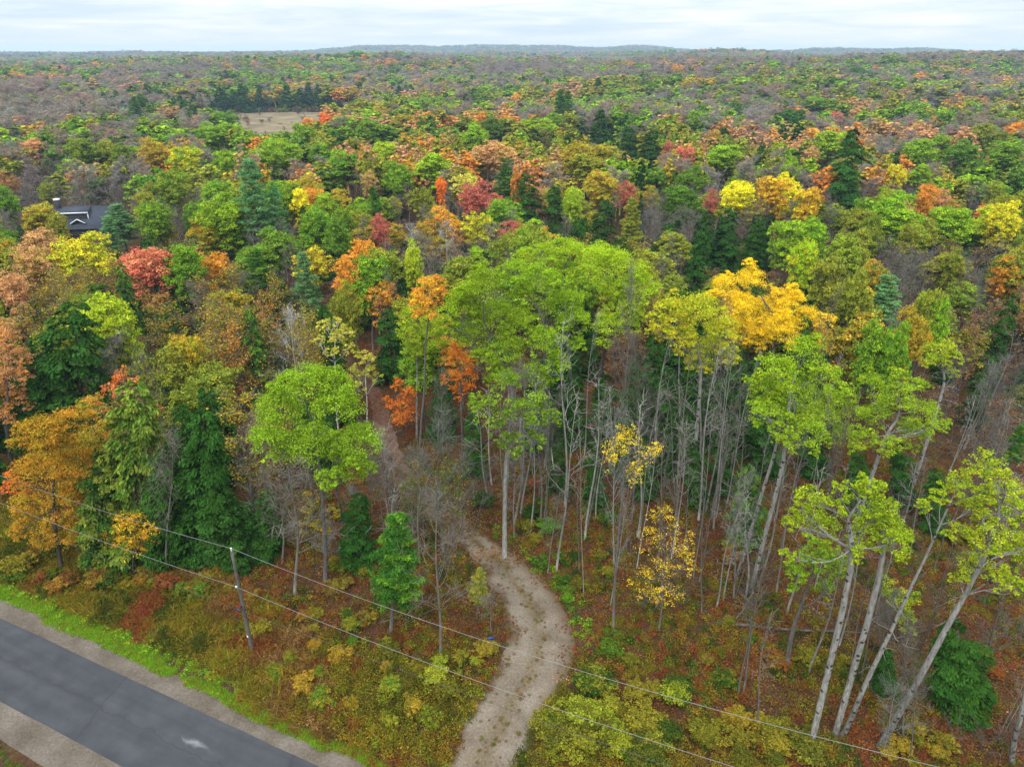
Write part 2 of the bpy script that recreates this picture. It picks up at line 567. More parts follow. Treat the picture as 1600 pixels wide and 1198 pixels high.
def asphalt_material():
    m, t = new_mat('asphalt')
    tcn = N(t, 'ShaderNodeTexCoord')
    sp = N(t, 'ShaderNodeSeparateXYZ'); L(t, tcn.outputs['Object'], sp.inputs[0])
    n1 = N(t, 'ShaderNodeTexNoise', ins={'Scale': 0.5, 'Detail': 5.0, 'Roughness': 0.6})
    n2 = N(t, 'ShaderNodeTexNoise', ins={'Scale': 14.0, 'Detail': 4.0, 'Roughness': 0.7})
    mp = N(t, 'ShaderNodeMapping'); mp.inputs['Scale'].default_value = (0.06, 1.1, 1.0)
    L(t, tcn.outputs['Object'], mp.inputs[0])
    n3 = N(t, 'ShaderNodeTexNoise', ins={'Scale': 1.0, 'Detail': 4.0, 'Roughness': 0.5})
    L(t, mp.outputs[0], n3.inputs['Vector'])
    for n in (n1, n2): L(t, tcn.outputs['Object'], n.inputs['Vector'])
    a = ramp(t, n1.outputs[0], [(0.3, (0.031, 0.033, 0.038)), (0.7, (0.047, 0.049, 0.056))])
    b = ramp(t, n2.outputs[0], [(0.3, (0.75, 0.75, 0.75)), (0.7, (1.25, 1.25, 1.25))])
    c = mixc(t, 1.0, a, b, 'MULTIPLY')
    w = ramp(t, n3.outputs[0], [(0.35, (0.88, 0.88, 0.88)), (0.65, (1.14, 1.14, 1.14))])
    c = mixc(t, 1.0, c, w, 'MULTIPLY')
    # old cracks: one along the centre, a few across
    wob = mth(t, 'MULTIPLY', mth(t, 'SUBTRACT', n1.outputs[0], 0.5), 1.6)
    cen = mth(t, 'ABSOLUTE', mth(t, 'ADD', mth(t, 'ADD', sp.outputs[1], ROAD_W * 0.5), wob))
    crack = ramp(t, cen, [(0.03, (1, 1, 1)), (0.09, (0, 0, 0))])
    s2 = mth(t, 'ADD', sp.outputs[0], mth(t, 'ADD', wob, mth(t, 'MULTIPLY', sp.outputs[1], 0.25)))
    tr = mth(t, 'ABSOLUTE', mth(t, 'SUBTRACT', mth(t, 'MODULO', mth(t, 'ADD', s2, 400.0), 17.0), 8.0))
    crack2 = ramp(t, tr, [(0.05, (1, 1, 1)), (0.14, (0, 0, 0))])
    c = mixc(t, mth(t, 'MULTIPLY', mth(t, 'MAXIMUM', crack, crack2), 0.45), c, (0.025, 0.025, 0.027))
    # a pale scrape in the far lane
    d1 = mth(t, 'SUBTRACT', sp.outputs[0], SCUFF[0]); d2 = mth(t, 'SUBTRACT', sp.outputs[1], SCUFF[1])
    dd = mth(t, 'ADD', mth(t, 'MULTIPLY', mth(t, 'ABSOLUTE', d1), 0.55), mth(t, 'MULTIPLY', mth(t, 'ABSOLUTE', mth(t, 'ADD', d2, wob)), 2.4))
    sk = ramp(t, mth(t, 'ADD', dd, mth(t, 'MULTIPLY', mth(t, 'SUBTRACT', n2.outputs[0], 0.5), 2.2)), [(0.1, (1, 1, 1)), (0.85, (0, 0, 0))])
    c = mixc(t, mth(t, 'MULTIPLY', sk, 0.55), c, (0.26, 0.26, 0.27))
    d = N(t, 'ShaderNodeBsdfPrincipled', ins={'Roughness': 0.75, 'Specular IOR Level': 0.25})
    L(t, c, d.inputs['Base Color'])
    out = N(t, 'ShaderNodeOutputMaterial'); L(t, d.outputs[0], out.inputs[0])
    return m


SCUFF = st(*at_z(305, 1160)[:2])
S = np.linspace(-160, 160, 200)


def wav(S, amp, seed):
    return amp * (fbm(S * 0.35, S * 0 + seed, seed, 3) - 0.5) * 2


# road: a local frame with x along the road, so the surface pattern follows it
ro = strip('road', np.stack([S, np.full_like(S, 0.0) + wav(S, 0.05, 3)], 1), np.stack([S, np.full_like(S, -ROAD_W) + wav(S, 0.05, 4)], 1), asphalt_material(), 0.0, cols=4)
ro.matrix_world = Matrix(((E[0], Nn_[0], 0, e_a[0]), (E[1], Nn_[1], 0, e_a[1]), (0, 0, 1, 0.012), (0, 0, 0, 1)))
FAR_SH = float(st(*at_z(0, 930)[:2])[1]) * 0.8


def sh(name, t0, t1, s1, s2):
    a = np.stack(xy(S, t0 + wav(S, s1, 5)), 1); b = np.stack(xy(S, t1 + wav(S, s2, 6)), 1)
    strip(name, a, b, M_SHOULDER, 0.004)


sh('road_shoulder', -0.25, FAR_SH + 0.15, 0.0, 0.45)
sh('road_shoulder', -ROAD_W + 0.25, -ROAD_W - 2.3, 0.0, 0.4)
# driveway sheet
tg = np.gradient(DRVS[:, :2], axis=0); tg /= np.linalg.norm(tg, axis=1, keepdims=True)
nm = np.stack([-tg[:, 1], tg[:, 0]], 1)
k = np.arange(len(DRVS))
wl = DRVS[:, 2] + 0.35 * (fbm(k * 0.5, k * 0 + 2, 21) - 0.5) * 2
wr = DRVS[:, 2] + 0.35 * (fbm(k * 0.5, k * 0 + 7, 22) - 0.5) * 2
flare = smooth(16, 0, k) * 3.0
M_TRACK = gravel_material('leafy_track', (0.095, 0.055, 0.04), (0.15, 0.092, 0.07), (0.16, 0.115, 0.088))
dl_, dr_ = DRVS[:, :2] + nm * (wl + flare)[:, None], DRVS[:, :2] - nm * (wr + flare)[:, None]
KS = int(np.argmax(DRVS[:, 1] > 61.5))
strip('driveway', dl_[:KS + 1], dr_[:KS + 1], M_DRIVE, 0.008, cols=12, across=True)
strip('forest_track', dl_[KS:], dr_[KS:], M_TRACK, 0.008, cols=8)
# marsh
M_MARSH = plain('dry_marsh_grass', (0.145, 0.11, 0.056), 0.95, 0.07, 0.55)
mc = MARSH.mean(0)
ringP = resample(np.vstack([MARSH, MARSH[:1]]), 64)
mv, mq = [], []
for kk, f in enumerate(np.linspace(0.02, 1, 9)):
    p = mc + (ringP - mc) * f
    mv.append(np.stack([p[:, 0], p[:, 1], terr(p[:, 0], p[:, 1]) + 1.2], 1))
mv = np.concatenate(mv); n = len(ringP)
for kk in range(8):
    for q in range(n - 1):
        mq.append([kk * n + q, kk * n + q + 1, (kk + 1) * n + q + 1, (kk + 1) * n + q])
mq = np.array(mq)
if np.cross(mv[mq[100, 1]] - mv[mq[100, 0]], mv[mq[100, 3]] - mv[mq[100, 0]])[2] < 0: mq = mq[:, ::-1]
tag(obj('marsh_field', mesh_np('marsh_field', mv, mq, [M_MARSH])), kind='structure')

# ------------------------------------------------------------------ colours (how the lit leaves look in the photograph, scaled to reflectance)
K = 1.3
PAL = dict(lime=(146, 178, 40), yellowlime=(176, 188, 46), green=(106, 142, 42), midgreen=(86, 120, 44), dgreen=(52, 92, 36), olive=(130, 138, 48), oliveyellow=(160, 156, 48),
           gold=(255, 222, 44), yellow=(214, 198, 44), goldbrown=(190, 142, 44), orange=(222, 150, 66), vivid=(226, 124, 44), peach=(204, 152, 104), red=(200, 112, 84),
           crimson=(178, 104, 88), ochre=(198, 148, 46), tan=(172, 142, 92), hemlock=(50, 84, 28), pine=(94, 142, 86), palepine=(104, 142, 84), brightpine=(58, 104, 36), spruce=(36, 66, 36),
           twig=(150, 142, 130), mauve=(154, 138, 122), paletwig=(176, 172, 164), rust=(150, 106, 66), paleyellow=(205, 198, 90))
WORD = dict(lime='lime-green', yellowlime='yellow-green', green='green', midgreen='mid-green', dgreen='dark green', olive='olive-green', oliveyellow='olive-yellow', gold='golden-yellow',
            yellow='yellow', goldbrown='golden-brown', orange='orange', vivid='vivid orange', peach='peach-coloured', red='coral-red', crimson='dark red', ochre='ochre', tan='tan',
            hemlock='dark green', pine='blue-green', palepine='pale green', brightpine='bright green', spruce='blackish green', twig='grey', mauve='mauve-grey', paletwig='pale grey',
            rust='rust-brown', paleyellow='pale yellow')


def tint(c, jit=0.0):
    v = lin(PAL[c] if isinstance(c, str) else c) / K
    if jit: v = v * (1 + jit * rng.normal(size=3) * np.array([1, 0.7, 0.7])) * (1 + jit * rng.normal())
    return np.clip(v, 0.003, 0.85)


ACCENT = dict(lime='green', yellowlime='lime', green='lime', midgreen='olive', dgreen='green', olive='oliveyellow', oliveyellow='ochre', gold='yellow', yellow='yellowlime', goldbrown='gold',
              orange='ochre', vivid='orange', peach='tan', red='peach', crimson='red', ochre='orange', tan='peach', hemlock='dgreen', pine='palepine', palepine='pine', brightpine='green',
              spruce='hemlock', twig='paletwig', mauve='twig', paletwig='twig', rust='tan', paleyellow='yellow')
BARKC = dict(aspen=(0.21, 0.205, 0.19), birch=(0.42, 0.41, 0.385), grey=(0.11, 0.10, 0.09), dark=(0.06, 0.05, 0.042), bare=(0.135, 0.122, 0.10))


def blob_leaves(mb, c, r, n, size, flat=0.8, g=None, up=0.4, per=44):
    """one cauliflower lump of foliage made of many small domed sprays"""
    g = g or rng
    m = max(9, int(n / per))
    d = g.normal(size=(m, 3)); d /= np.linalg.norm(d, axis=1, keepdims=True)
    d[:, 2] = np.where(d[:, 2] < -0.45, -d[:, 2], d[:, 2])
    rr = r * (0.35 + 0.65 * np.sqrt(g.random(m)))
    sc_ = c + d * rr[:, None] * np.array([1, 1, flat])
    rc = r * (0.20 + 0.24 * g.random(m))
    cl = g.random(m)
    cb = np.clip(0.5 + 0.13 * g.normal(size=m), 0, 1)
    idx = g.integers(0, m, n)
    u = g.normal(size=(n, 3)); u[:, 2] = np.abs(u[:, 2]) * 0.9 - 0.30 * g.random(n)
    u += 0.35 * d[idx]
    u /= np.linalg.norm(u, axis=1, keepdims=True)
    C = sc_[idx] + u * (rc[idx] * (0.25 + 0.95 * g.random(n) ** 0.7))[:, None] * np.array([1.05, 1.05, 0.9])
    Nn = np.array([0, 0, up]) + 0.75 * u + 0.42 * g.normal(size=(n, 3))
    var = np.stack([np.clip(cb[idx] + 0.24 * g.normal(size=n), 0, 1), np.clip(cl[idx] * 0.8 + 0.2 * g.random(n), 0, 1), g.random(n)], 1)
    mb.leaves(C, Nn, size, 0.66, var, g)


def limb(mb, a, b, r0, r1, g, n=5, bend=0.08, sides=5):
    a, b = np.asarray(a, float), np.asarray(b, float)
    f = np.linspace(0, 1, n)[:, None]
    Lb = np.linalg.norm(b - a)
    mid = g.normal(size=3) * Lb * bend
    pts = a + (b - a) * f + mid * (np.sin(f * math.pi))
    mb.tube(pts, r0 + (r1 - r0) * f[:, 0], sides, cap=False)
    return pts


def broadleaf(seed, H=17, R_=3.6, nb=11, leaves=5200, size=0.21, low=0.42, sparse=1.0, shape='round'):
    g = np.random.default_rng(seed)
    tr, cr = MB(), MB()
    lean = g.normal(size=2) * 0.35
    f = np.linspace(0, 1, 8)
    top = H * 0.86
    pts = np.stack([lean[0] * f ** 2 * 2 + 0.12 * np.sin(f * 5 + seed), lean[1] * f ** 2 * 2 + 0.1 * np.cos(f * 4 + seed), f * top - 0.15], 1)
    tr.tube(pts, 0.21 * (1 - f * 0.85) + 0.02, 6)
    zc_, hz = H * (low + 1) / 2, H * (1 - low) / 2
    bl = []
    for k in range(nb):
        for _ in range(30):
            u = g.normal(size=3); u /= np.linalg.norm(u)
            rr = (0.48 + 0.30 * g.random()) if k > 3 else 0.3 * g.random()
            if u[2] < -.3 and g.random() < .6: u[2] = -u[2]
            w = 1.0
            if shape == 'oval': w = 1.0
            if shape == 'vase': w = 0.65 + 0.45 * (u[2] * .5 + .5)
            c = np.array([u[0] * R_ * rr * w, u[1] * R_ * rr * w, zc_ + u[2] * hz * rr])
            if all(np.linalg.norm((c - b[0]) / np.array([1, 1, 1.1])) > 0.40 * R_ for b in bl): break
        r = R_ * (0.34 + 0.16 * g.random()) * (1.1 if u[2] > 0 else 0.95)
        bl.append((c, r))
    tot = sum(b[1] ** 2 for b in bl)
    axis = lambda z: np.array([np.interp(z, pts[:, 2], pts[:, 0]), np.interp(z, pts[:, 2], pts[:, 1]), z])
    for c, r in bl:
        blob_leaves(cr, c, r, int(leaves * sparse * r * r / tot), size, 1.0, g)
        z0 = max(H * low * 0.8, min(top * 0.92, c[2] - np.hypot(c[0], c[1]) * 0.9 - 0.4))
        p = limb(tr, axis(z0), c, 0.075, 0.025, g, 5)
        for _ in range(3):
            u = g.normal(size=3); u[2] = abs(u[2]) * 0.6
            limb(tr, p[3], c + u * r * 0.45, 0.03, 0.012, g, 3, sides=3)
    return tr, cr


def hemlock(seed, H=16, R_=3.4, size=0.17, base=0.06, dens=1.0, droop=0.28, narrow=0.4):
    """soft, ragged crown of drooping sprays"""
    g = np.random.default_rng(seed)
    tr, cr = MB(), MB()
    f = np.linspace(0, 1, 7)
    bx, by = 0.25 * np.sin(f * 3 + seed), 0.25 * np.cos(f * 2.5 + seed)
    tr.tube(np.stack([bx, by - 0.1, f * H * 0.975 - 0.12], 1), 0.2 * (1 - f) + 0.02, 6)
    C, Nn, T, var = [], [], [], []
    lob = g.random(3) * 6.28
    nb = int(150 * (0.6 + 0.4 * dens))
    for k in range(nb):
        t = ((k + g.random()) / nb) ** 1.12
        z = (base + (1 - base) * t) * H * 0.985
        a = g.random() * 6.283
        Lz = R_ * min(1.0, (1.03 - t)) ** narrow * (1 + 0.16 * math.sin(a * 2 + lob[0] + t * 5) + 0.12 * math.sin(a * 3 + lob[1]))
        Lz *= 0.75 + 0.25 * min(1, t * 5 + .3)
        Lb = Lz * (0.45 + 0.6 * g.random() ** 0.6) + 0.12
        m = max(5, int(120 * dens * (Lb / R_) ** 1.2 + 5))
        u = 0.18 + 0.82 * np.sqrt(g.random(m))
        dv = np.array([math.cos(a), math.sin(a)]); sd_ = np.array([-dv[1], dv[0]])
        lat = g.normal(size=m) * 0.20 * Lb * (1.25 - u * 0.7)
        rise = 0.25 + 0.5 * t
        p = np.zeros((m, 3))
        p[:, :2] = dv * (u * Lb)[:, None] + sd_ * lat[:, None] + np.array([np.interp(t, f, bx), np.interp(t, f, by)])
        p[:, 2] = z + Lb * (rise * u - (droop + rise * .75) * u ** 2) + g.normal(size=m) * 0.09 - np.abs(lat) * 0.35
        C.append(p)
        nn = np.zeros((m, 3)); nn[:, 2] = 0.8; nn[:, :2] = dv * (0.25 + .5 * u)[:, None] + sd_ * (lat / (Lb * .3))[:, None] * .4
        Nn.append(nn + g.normal(size=(m, 3)) * 0.35)
        tt = np.zeros((m, 3)); tt[:, :2] = dv * 0.8 + sd_ * (np.sign(lat) * 0.5)[:, None]; tt[:, 2] = -0.45
        T.append(tt + g.normal(size=(m, 3)) * 0.3)
        cv, cbv = g.random(), np.clip(0.47 + .15 * g.normal(), 0, 1)
        var.append(np.stack([np.clip(cbv + 0.16 * g.normal(size=m), 0, 1), np.clip(0.55 * cv + 0.4 * u ** 2, 0, 1), g.random(m)], 1))
        if Lb > 0.9 and k % 2 == 0:
            tr.tube(np.array([[0, 0, z], [dv[0] * Lb * .5, dv[1] * Lb * .5, z + Lb * (.1)], [dv[0] * Lb * .9, dv[1] * Lb * .9, z - Lb * droop * .6]]), [0.035, 0.022, 0.008], 3, cap=False)
    cr.leaves(np.concatenate(C), np.concatenate(Nn), size * 1.25, 0.42, np.concatenate(var), g, np.concatenate(T))
    return tr, cr


def pine(seed, H=20, R_=3.6, size=0.2, base=0.3, dens=1.0):
    g = np.random.default_rng(seed)
    tr, cr = MB(), MB()
    f = np.linspace(0, 1, 7)
    tr.tube(np.stack([0.12 * np.sin(f * 3 + seed), 0.1 * np.cos(f * 2 + seed) - .1, f * H * 0.98 - 0.12], 1), 0.24 * (1 - f) + 0.025, 6)
    z = base * H
    while z < H * 0.985:
        t = (z / H - base) / (1 - base)
        prof = (1 - t) ** 0.7 * (0.55 + 0.45 * min(1, t * 4 + .3))
        nbr = int(g.integers(4, 7))
        a0 = g.random() * 6.28
        for b in range(nbr):
            a = a0 + b * 6.283 / nbr + g.normal() * 0.25
            Lb = (R_ * prof + 0.25) * (0.6 + 0.55 * g.random())
            d = np.array([math.cos(a), math.sin(a), 0.18 + 0.4 * t])
            end = np.array([0, 0, z]) + d * Lb
            limb(tr, (0, 0, z), end, 0.045 * (1 - t) + .012, 0.01, g, 4, 0.05, 3)
            nt_ = max(2, int(Lb * 2.6))
            cv = g.random()
            for q in range(nt_):
                u = 0.35 + 0.65 * (q + g.random()) / nt_
                c = np.array([0, 0, z]) + d * Lb * u + np.r_[g.normal(size=2) * 0.30 * Lb * .5, g.normal() * 0.08]
                m = int(46 * dens)
                o = g.normal(size=(m, 3)); o[:, 2] = np.abs(o[:, 2]) * 0.9 - 0.15
                o /= np.linalg.norm(o, axis=1, keepdims=True)
                C = c + o * (0.30 + 0.16 * g.random((m, 1))) * np.array([1.15, 1.15, .7])
                Tn = o + g.normal(size=(m, 3)) * 0.2
                var = np.stack([np.clip(0.5 + 0.2 * g.normal(size=m), 0, 1), np.full(m, cv * .8 + .2 * g.random()), g.random(m)], 1)
                cr.leaves(C, np.array([0, 0, .6]) + g.normal(size=(m, 3)) * 0.8, size * 1.25, 0.2, var, g, Tn)
        z += (0.75 + 0.35 * (1 - t)) * (H / 20) * (0.8 + 0.4 * g.random())
    return tr, cr


def bare(seed, H=15, R_=2.6, fine=130, low=0.3, rt=0.14, leaves=0, size=0.12, slim=1.0, tw=1.0):
    g = np.random.default_rng(seed)
    tr, cr = MB(), MB()
    f = np.linspace(0, 1, 9)
    ln = g.normal(size=2) * 0.5
    pts = np.stack([ln[0] * f ** 2 + 0.16 * np.sin(f * 6 + seed), ln[1] * f ** 2 + 0.14 * np.cos(f * 5 + seed) - .14, f * H * 0.93 - .12], 1)
    tr.tube(pts, rt * (1 - f * 0.88), 6)
    axis = lambda z: np.array([np.interp(z, pts[:, 2], pts[:, 0]), np.interp(z, pts[:, 2], pts[:, 1]), z])
    nb = int(15 * slim) + 4
    tips = []
    for k in range(nb):
        t = low + (0.96 - low) * (k + g.random()) / nb
        z0 = t * H * 0.93
        a = g.random() * 6.28
        Lb = R_ * (1.1 - 0.75 * (t - low) / (1 - low)) * (0.6 + 0.6 * g.random())
        d = np.array([math.cos(a), math.sin(a), 0.75 + 0.8 * t])
        end = axis(z0) + d * Lb * 0.75
        p = limb(tr, axis(z0), end, rt * 0.38 * (1.15 - t), 0.014, g, 5, 0.07, 4)
        for q in range(4):
            u = g.integers(1, 5)
            e2 = p[u] + (d + g.normal(size=3) * 0.75) * Lb * 0.34
            p2 = limb(tr, p[u], e2, 0.02, 0.008, g, 3, 0.08, 3)
            tips += [p2[1], p2[2]]
        tips += [p[4], p[3]]
    tips = np.array(tips)
    ii = g.integers(0, len(tips), fine * 3)
    bpt = tips[ii]
    d = g.normal(size=(len(ii), 3)) * 0.55 + np.array([0, 0, 0.55])
    d[:, :2] += bpt[:, :2] / (R_ + .1) * 0.5
    d /= np.linalg.norm(d, axis=1, keepdims=True)
    ln_ = (0.25 + 0.45 * g.random(len(ii))) * (H / 15)
    C = bpt + d * ln_[:, None] * 0.9
    tr.leaves(C, g.normal(size=(len(ii), 3)), ln_, 0.024 * tw, None, g, d)
    if leaves:
        ii = g.integers(0, len(tips), leaves)
        C = tips[ii] + g.normal(size=(leaves, 3)) * 0.32
        var = np.stack([np.clip(0.5 + 0.2 * g.normal(size=leaves), 0, 1), g.random(leaves), g.random(leaves)], 1)
        cr.leaves(C, np.array([0, 0, .5]) + g.normal(size=(leaves, 3)) * .7, size, 0.62, var, g)
    return tr, cr


def shrub(seed, Rr=1.0, H=1.2, leaves=900, size=0.085, stems=7):
    g = np.random.default_rng(seed)
    tr, cr = MB(), MB()
    for k in range(stems):
        a = g.random() * 6.28
        e = np.array([math.cos(a) * Rr * .6 * g.random(), math.sin(a) * Rr * .6 * g.random(), H * (0.6 + .3 * g.random())])
        limb(tr, (e[0] * .15, e[1] * .15, -0.03), e, 0.022, 0.008, g, 4, 0.06, 3)
        blob_leaves(cr, e - np.array([0, 0, H * .12]), Rr * (0.42 + .2 * g.random()), leaves // stems, size, 0.85, g, 0.5)
    return tr, cr


# prototypes: lists of (trunk mesh, crown mesh or None, H, R)
PROTO = {}


def reg(kind, tr, cr, H, R_, bark, leafmat=None):
    PROTO.setdefault(kind, []).append((tr.mesh('trunk', [bark], True), cr.mesh('crown', [leafmat or M_LEAF], False, True) if cr is not None and cr.n else None, H, R_))


for s in range(9):
    sh_ = ['round', 'oval', 'vase'][s % 3]
    H, R_ = [(17, 4.6), (18, 3.9), (16, 4.4)][s % 3]
    tr, cr = broadleaf(100 + s, H, R_, [22, 20, 20][s % 3], 17000, 0.165, [0.30, 0.24, 0.34][s % 3], 1.0, sh_)
    reg('broadleaf', tr, cr, H, R_, M_BARK)
for s in range(4):
    tr, cr = broadleaf(150 + s, 16, 3.8, 20, 9000, 0.145, 0.24, 1.0, 'vase')
    reg('thin', tr, cr, 16, 3.8, M_BARK)
for s in range(5):
    tr, cr = hemlock(200 + s, 16, 3.3, 0.17)
    reg('hemlock', tr, cr, 16, 3.3, M_BARK, M_NEEDLE)
for s in range(3):
    tr, cr = hemlock(230 + s, 16, 2.0, 0.17, 0.05, 0.75, 0.22, 0.85)
    reg('spruce', tr, cr, 16, 2.0, M_BARK, M_NEEDLE)
for s in range(4):
    tr, cr = pine(250 + s, 20, 3.4)
    reg('pine', tr, cr, 20, 3.4, M_BARK, M_NEEDLE)
for s in range(6):
    tr, cr = bare(300 + s, 15, 2.6, 330, 0.28)
    reg('bare', tr, None, 15, 2.6, M_BARK)
for s in range(4):
    tr, cr = bare(330 + s, 15, 2.6, 240, 0.22, 0.14, 1300, 0.12)
    reg('bareleaf', tr, cr, 15, 2.6, M_BARK)
for s in range(5):
    tr, cr = bare(350 + s, 14, 1.2, 22, 0.45, 0.085, 0, slim=0.4)
    reg('sapling', tr, None, 14, 1.2, M_BARK)
for s in range(5):
    tr, cr = shrub(400 + s, 1.0, 1.3, 3200, 0.05, 9)
    reg('shrub', tr, cr, 1.3, 1.0, M_BARK)
for s in range(4):
    tr, cr = bare(420 + s, 3.2, 1.6, 120, 0.05, 0.035, 0, slim=0.8, tw=0.55)
    reg('twigshrub', tr, None, 3.2, 1.6, M_BARK)

KIND_INFO = {  # name, phrase
    'broadleaf': ('broadleaf_tree', 'broadleaf tree'), 'thin': ('thinning_tree', 'thin-leaved tree'), 'hemlock': ('hemlock_tree', 'hemlock'), 'spruce': ('spruce_tree', 'narrow spruce'),
    'pine': ('pine_tree', 'soft-needled pine'), 'bare': ('bare_tree', 'leafless tree'), 'bareleaf': ('sparse_tree', 'half-bare tree'), 'sapling': ('bare_sapling', 'slim leafless trunk'),
    'shrub': ('shrub', 'shrub'), 'twigshrub': ('bare_shrub', 'twiggy bare shrub')}

# landmarks used to tell trees apart in their labels: (px, py, phrase)
MARKS = [(118, 345, 'the dark-roofed house'), (430, 195, 'the tan marsh clearing'), (397, 305, 'the tall blue-green pine'), (135, 415, 'the large yellow tree'), (236, 440, 'the coral-red maple'),
         (405, 437, 'the bright green pine'), (120, 505, 'the wide dark hemlock'), (305, 530, 'the grey half-bare thicket'), (458, 520, 'the white forked birch'), (490, 655, 'the lime roadside aspen'),
         (20, 580, 'the edge orange tree'), (70, 700, 'the ochre maples'), (320, 660, 'the dark hemlock group'), (378, 930, 'the utility pole'), (610, 890, 'the driveway pine'),
         (600, 680, 'the wooded track'), (670, 460, 'the orange track-side tree'), (860, 470, 'the big green crown group'), (800, 640, 'the small clumped tree'), (1210, 490, 'the golden aspen'),
         (1080, 520, 'the yellow-tinged aspen'), (1250, 620, 'the three-trunked aspen'), (1400, 650, 'the wide right-hand aspen'), (1310, 830, 'the leaning aspens'), (1540, 810, 'the last leaning aspen'),
         (985, 705, 'the small yellow tree'), (1035, 870, 'the sparse orange sapling'), (1150, 315, 'the mid-wood golden tree'), (1225, 325, 'the golden-brown oaks'), (1320, 285, 'the tall dark hemlock'),
         (1045, 242, 'the red maple pair'), (915, 275, 'the broad olive tree'), (890, 322, 'the slim yellow tree'), (773, 256, 'the peach-topped tree'), (662, 170, 'the round green tree'),
         (813, 165, 'the round orange tree'), (750, 124, 'the orange row'), (1354, 125, 'the tall dark oak'), (1391, 214, 'the white dead birch'), (1380, 470, 'the blue-green slope pine'),
         (1560, 365, 'the yellow-orange tree'), (1587, 216, 'the far-slope orange tree'), (1465, 148, 'the broad olive crown'), (1185, 160, 'the dark green far crowns'), (1510, 600, 'the brown thicket'),
         (225, 172, 'the dark pine pair'), (980, 210, 'the spruce stand'), (745, 325, 'the pink-red maple'), (540, 265, 'the green marsh-side trees'), (1440, 260, 'the lime crowns')]

ITEMS = []       # every individual plant, for labels at the end


def place(kind, x, y, H, R_, col, bark='grey', label=None, group=None, acc=None, mesh=None, cat=None, tilt=None, z=None, proto=None, rot=None, jit=0.06, name=None):
    lst = PROTO[kind]
    tm, cm, H0, R0 = mesh or lst[int(rng.integers(len(lst))) if proto is None else proto % len(lst)]
    z = float(terr(x, y)) if z is None else z
    nm_, phrase = KIND_INFO[kind]
    e = bpy.data.objects.new(name or nm_, None)
    e.empty_display_size = 0.5
    COL.objects.link(e)
    e.location = (x, y, z - 0.05)
    a = rng.random() * 6.28 if rot is None else rot
    tl = rng.normal(size=2) * 0.02 if tilt is None else tilt
    e.rotation_euler = (tl[0], tl[1], a)
    sx = R_ / R0
    e.scale = (sx, sx, H / H0)
    b = obj('trunk' if 'shrub' not in kind else 'stem', tm, e)
    bc = np.array(BARKC[bark] if isinstance(bark, str) else bark) * (0.85 + 0.3 * rng.random())
    b['tint'] = [float(v) for v in bc]
    if cm is not None:
        c = obj('crown' if 'shrub' not in kind else 'foliage', cm, e)
        kb = 1.36 if kind in ('broadleaf', 'thin') else 1.05 if kind == 'bareleaf' else 1.28
        c['tint'] = [float(v) for v in np.minimum(tint(col, jit) * kb, .85)]
        ac = acc or (ACCENT[col] if isinstance(col, str) else col)
        if acc is None and kind in ('broadleaf', 'thin') and rng.random() < .45:
            ac = {'lime': ['green', 'olive', 'yellow'], 'green': ['olive', 'midgreen', 'oliveyellow'], 'olive': ['green', 'ochre', 'lime'], 'oliveyellow': ['olive', 'gold', 'peach'], 'peach': ['oliveyellow', 'red', 'orange'],
                  'orange': ['gold', 'peach', 'oliveyellow'], 'red': ['orange', 'tan', 'olive'], 'midgreen': ['green', 'lime', 'olive']}.get(col if isinstance(col, str) else '', [ac])[int(rng.integers(3)) if isinstance(col, str) and col in ('lime', 'green', 'olive', 'oliveyellow', 'peach', 'orange', 'red', 'midgreen') else 0]
        c['tint_accent'] = [float(v) for v in np.minimum(tint(ac, jit) * kb, .85)]
    zc_ = z + H * (0.68 if kind != 'shrub' else 0.5)
    qx, qy, dz = project(np.array([x, y, zc_]))
    ITEMS.append(dict(o=e, kind=kind, col=col, x=x, y=y, R=R_, H=H, px=qx, py=qy, dz=dz, rp=R_ / dz * FPX, label=label, group=group, cat=cat or ('shrub' if 'shrub' in kind else 'tree')))
    return e

# ------------------------------------------------------------------ trees standing in front, one by one
RES = []        # crowns as seen from the photograph's viewpoint: nothing that grows in front may hide them


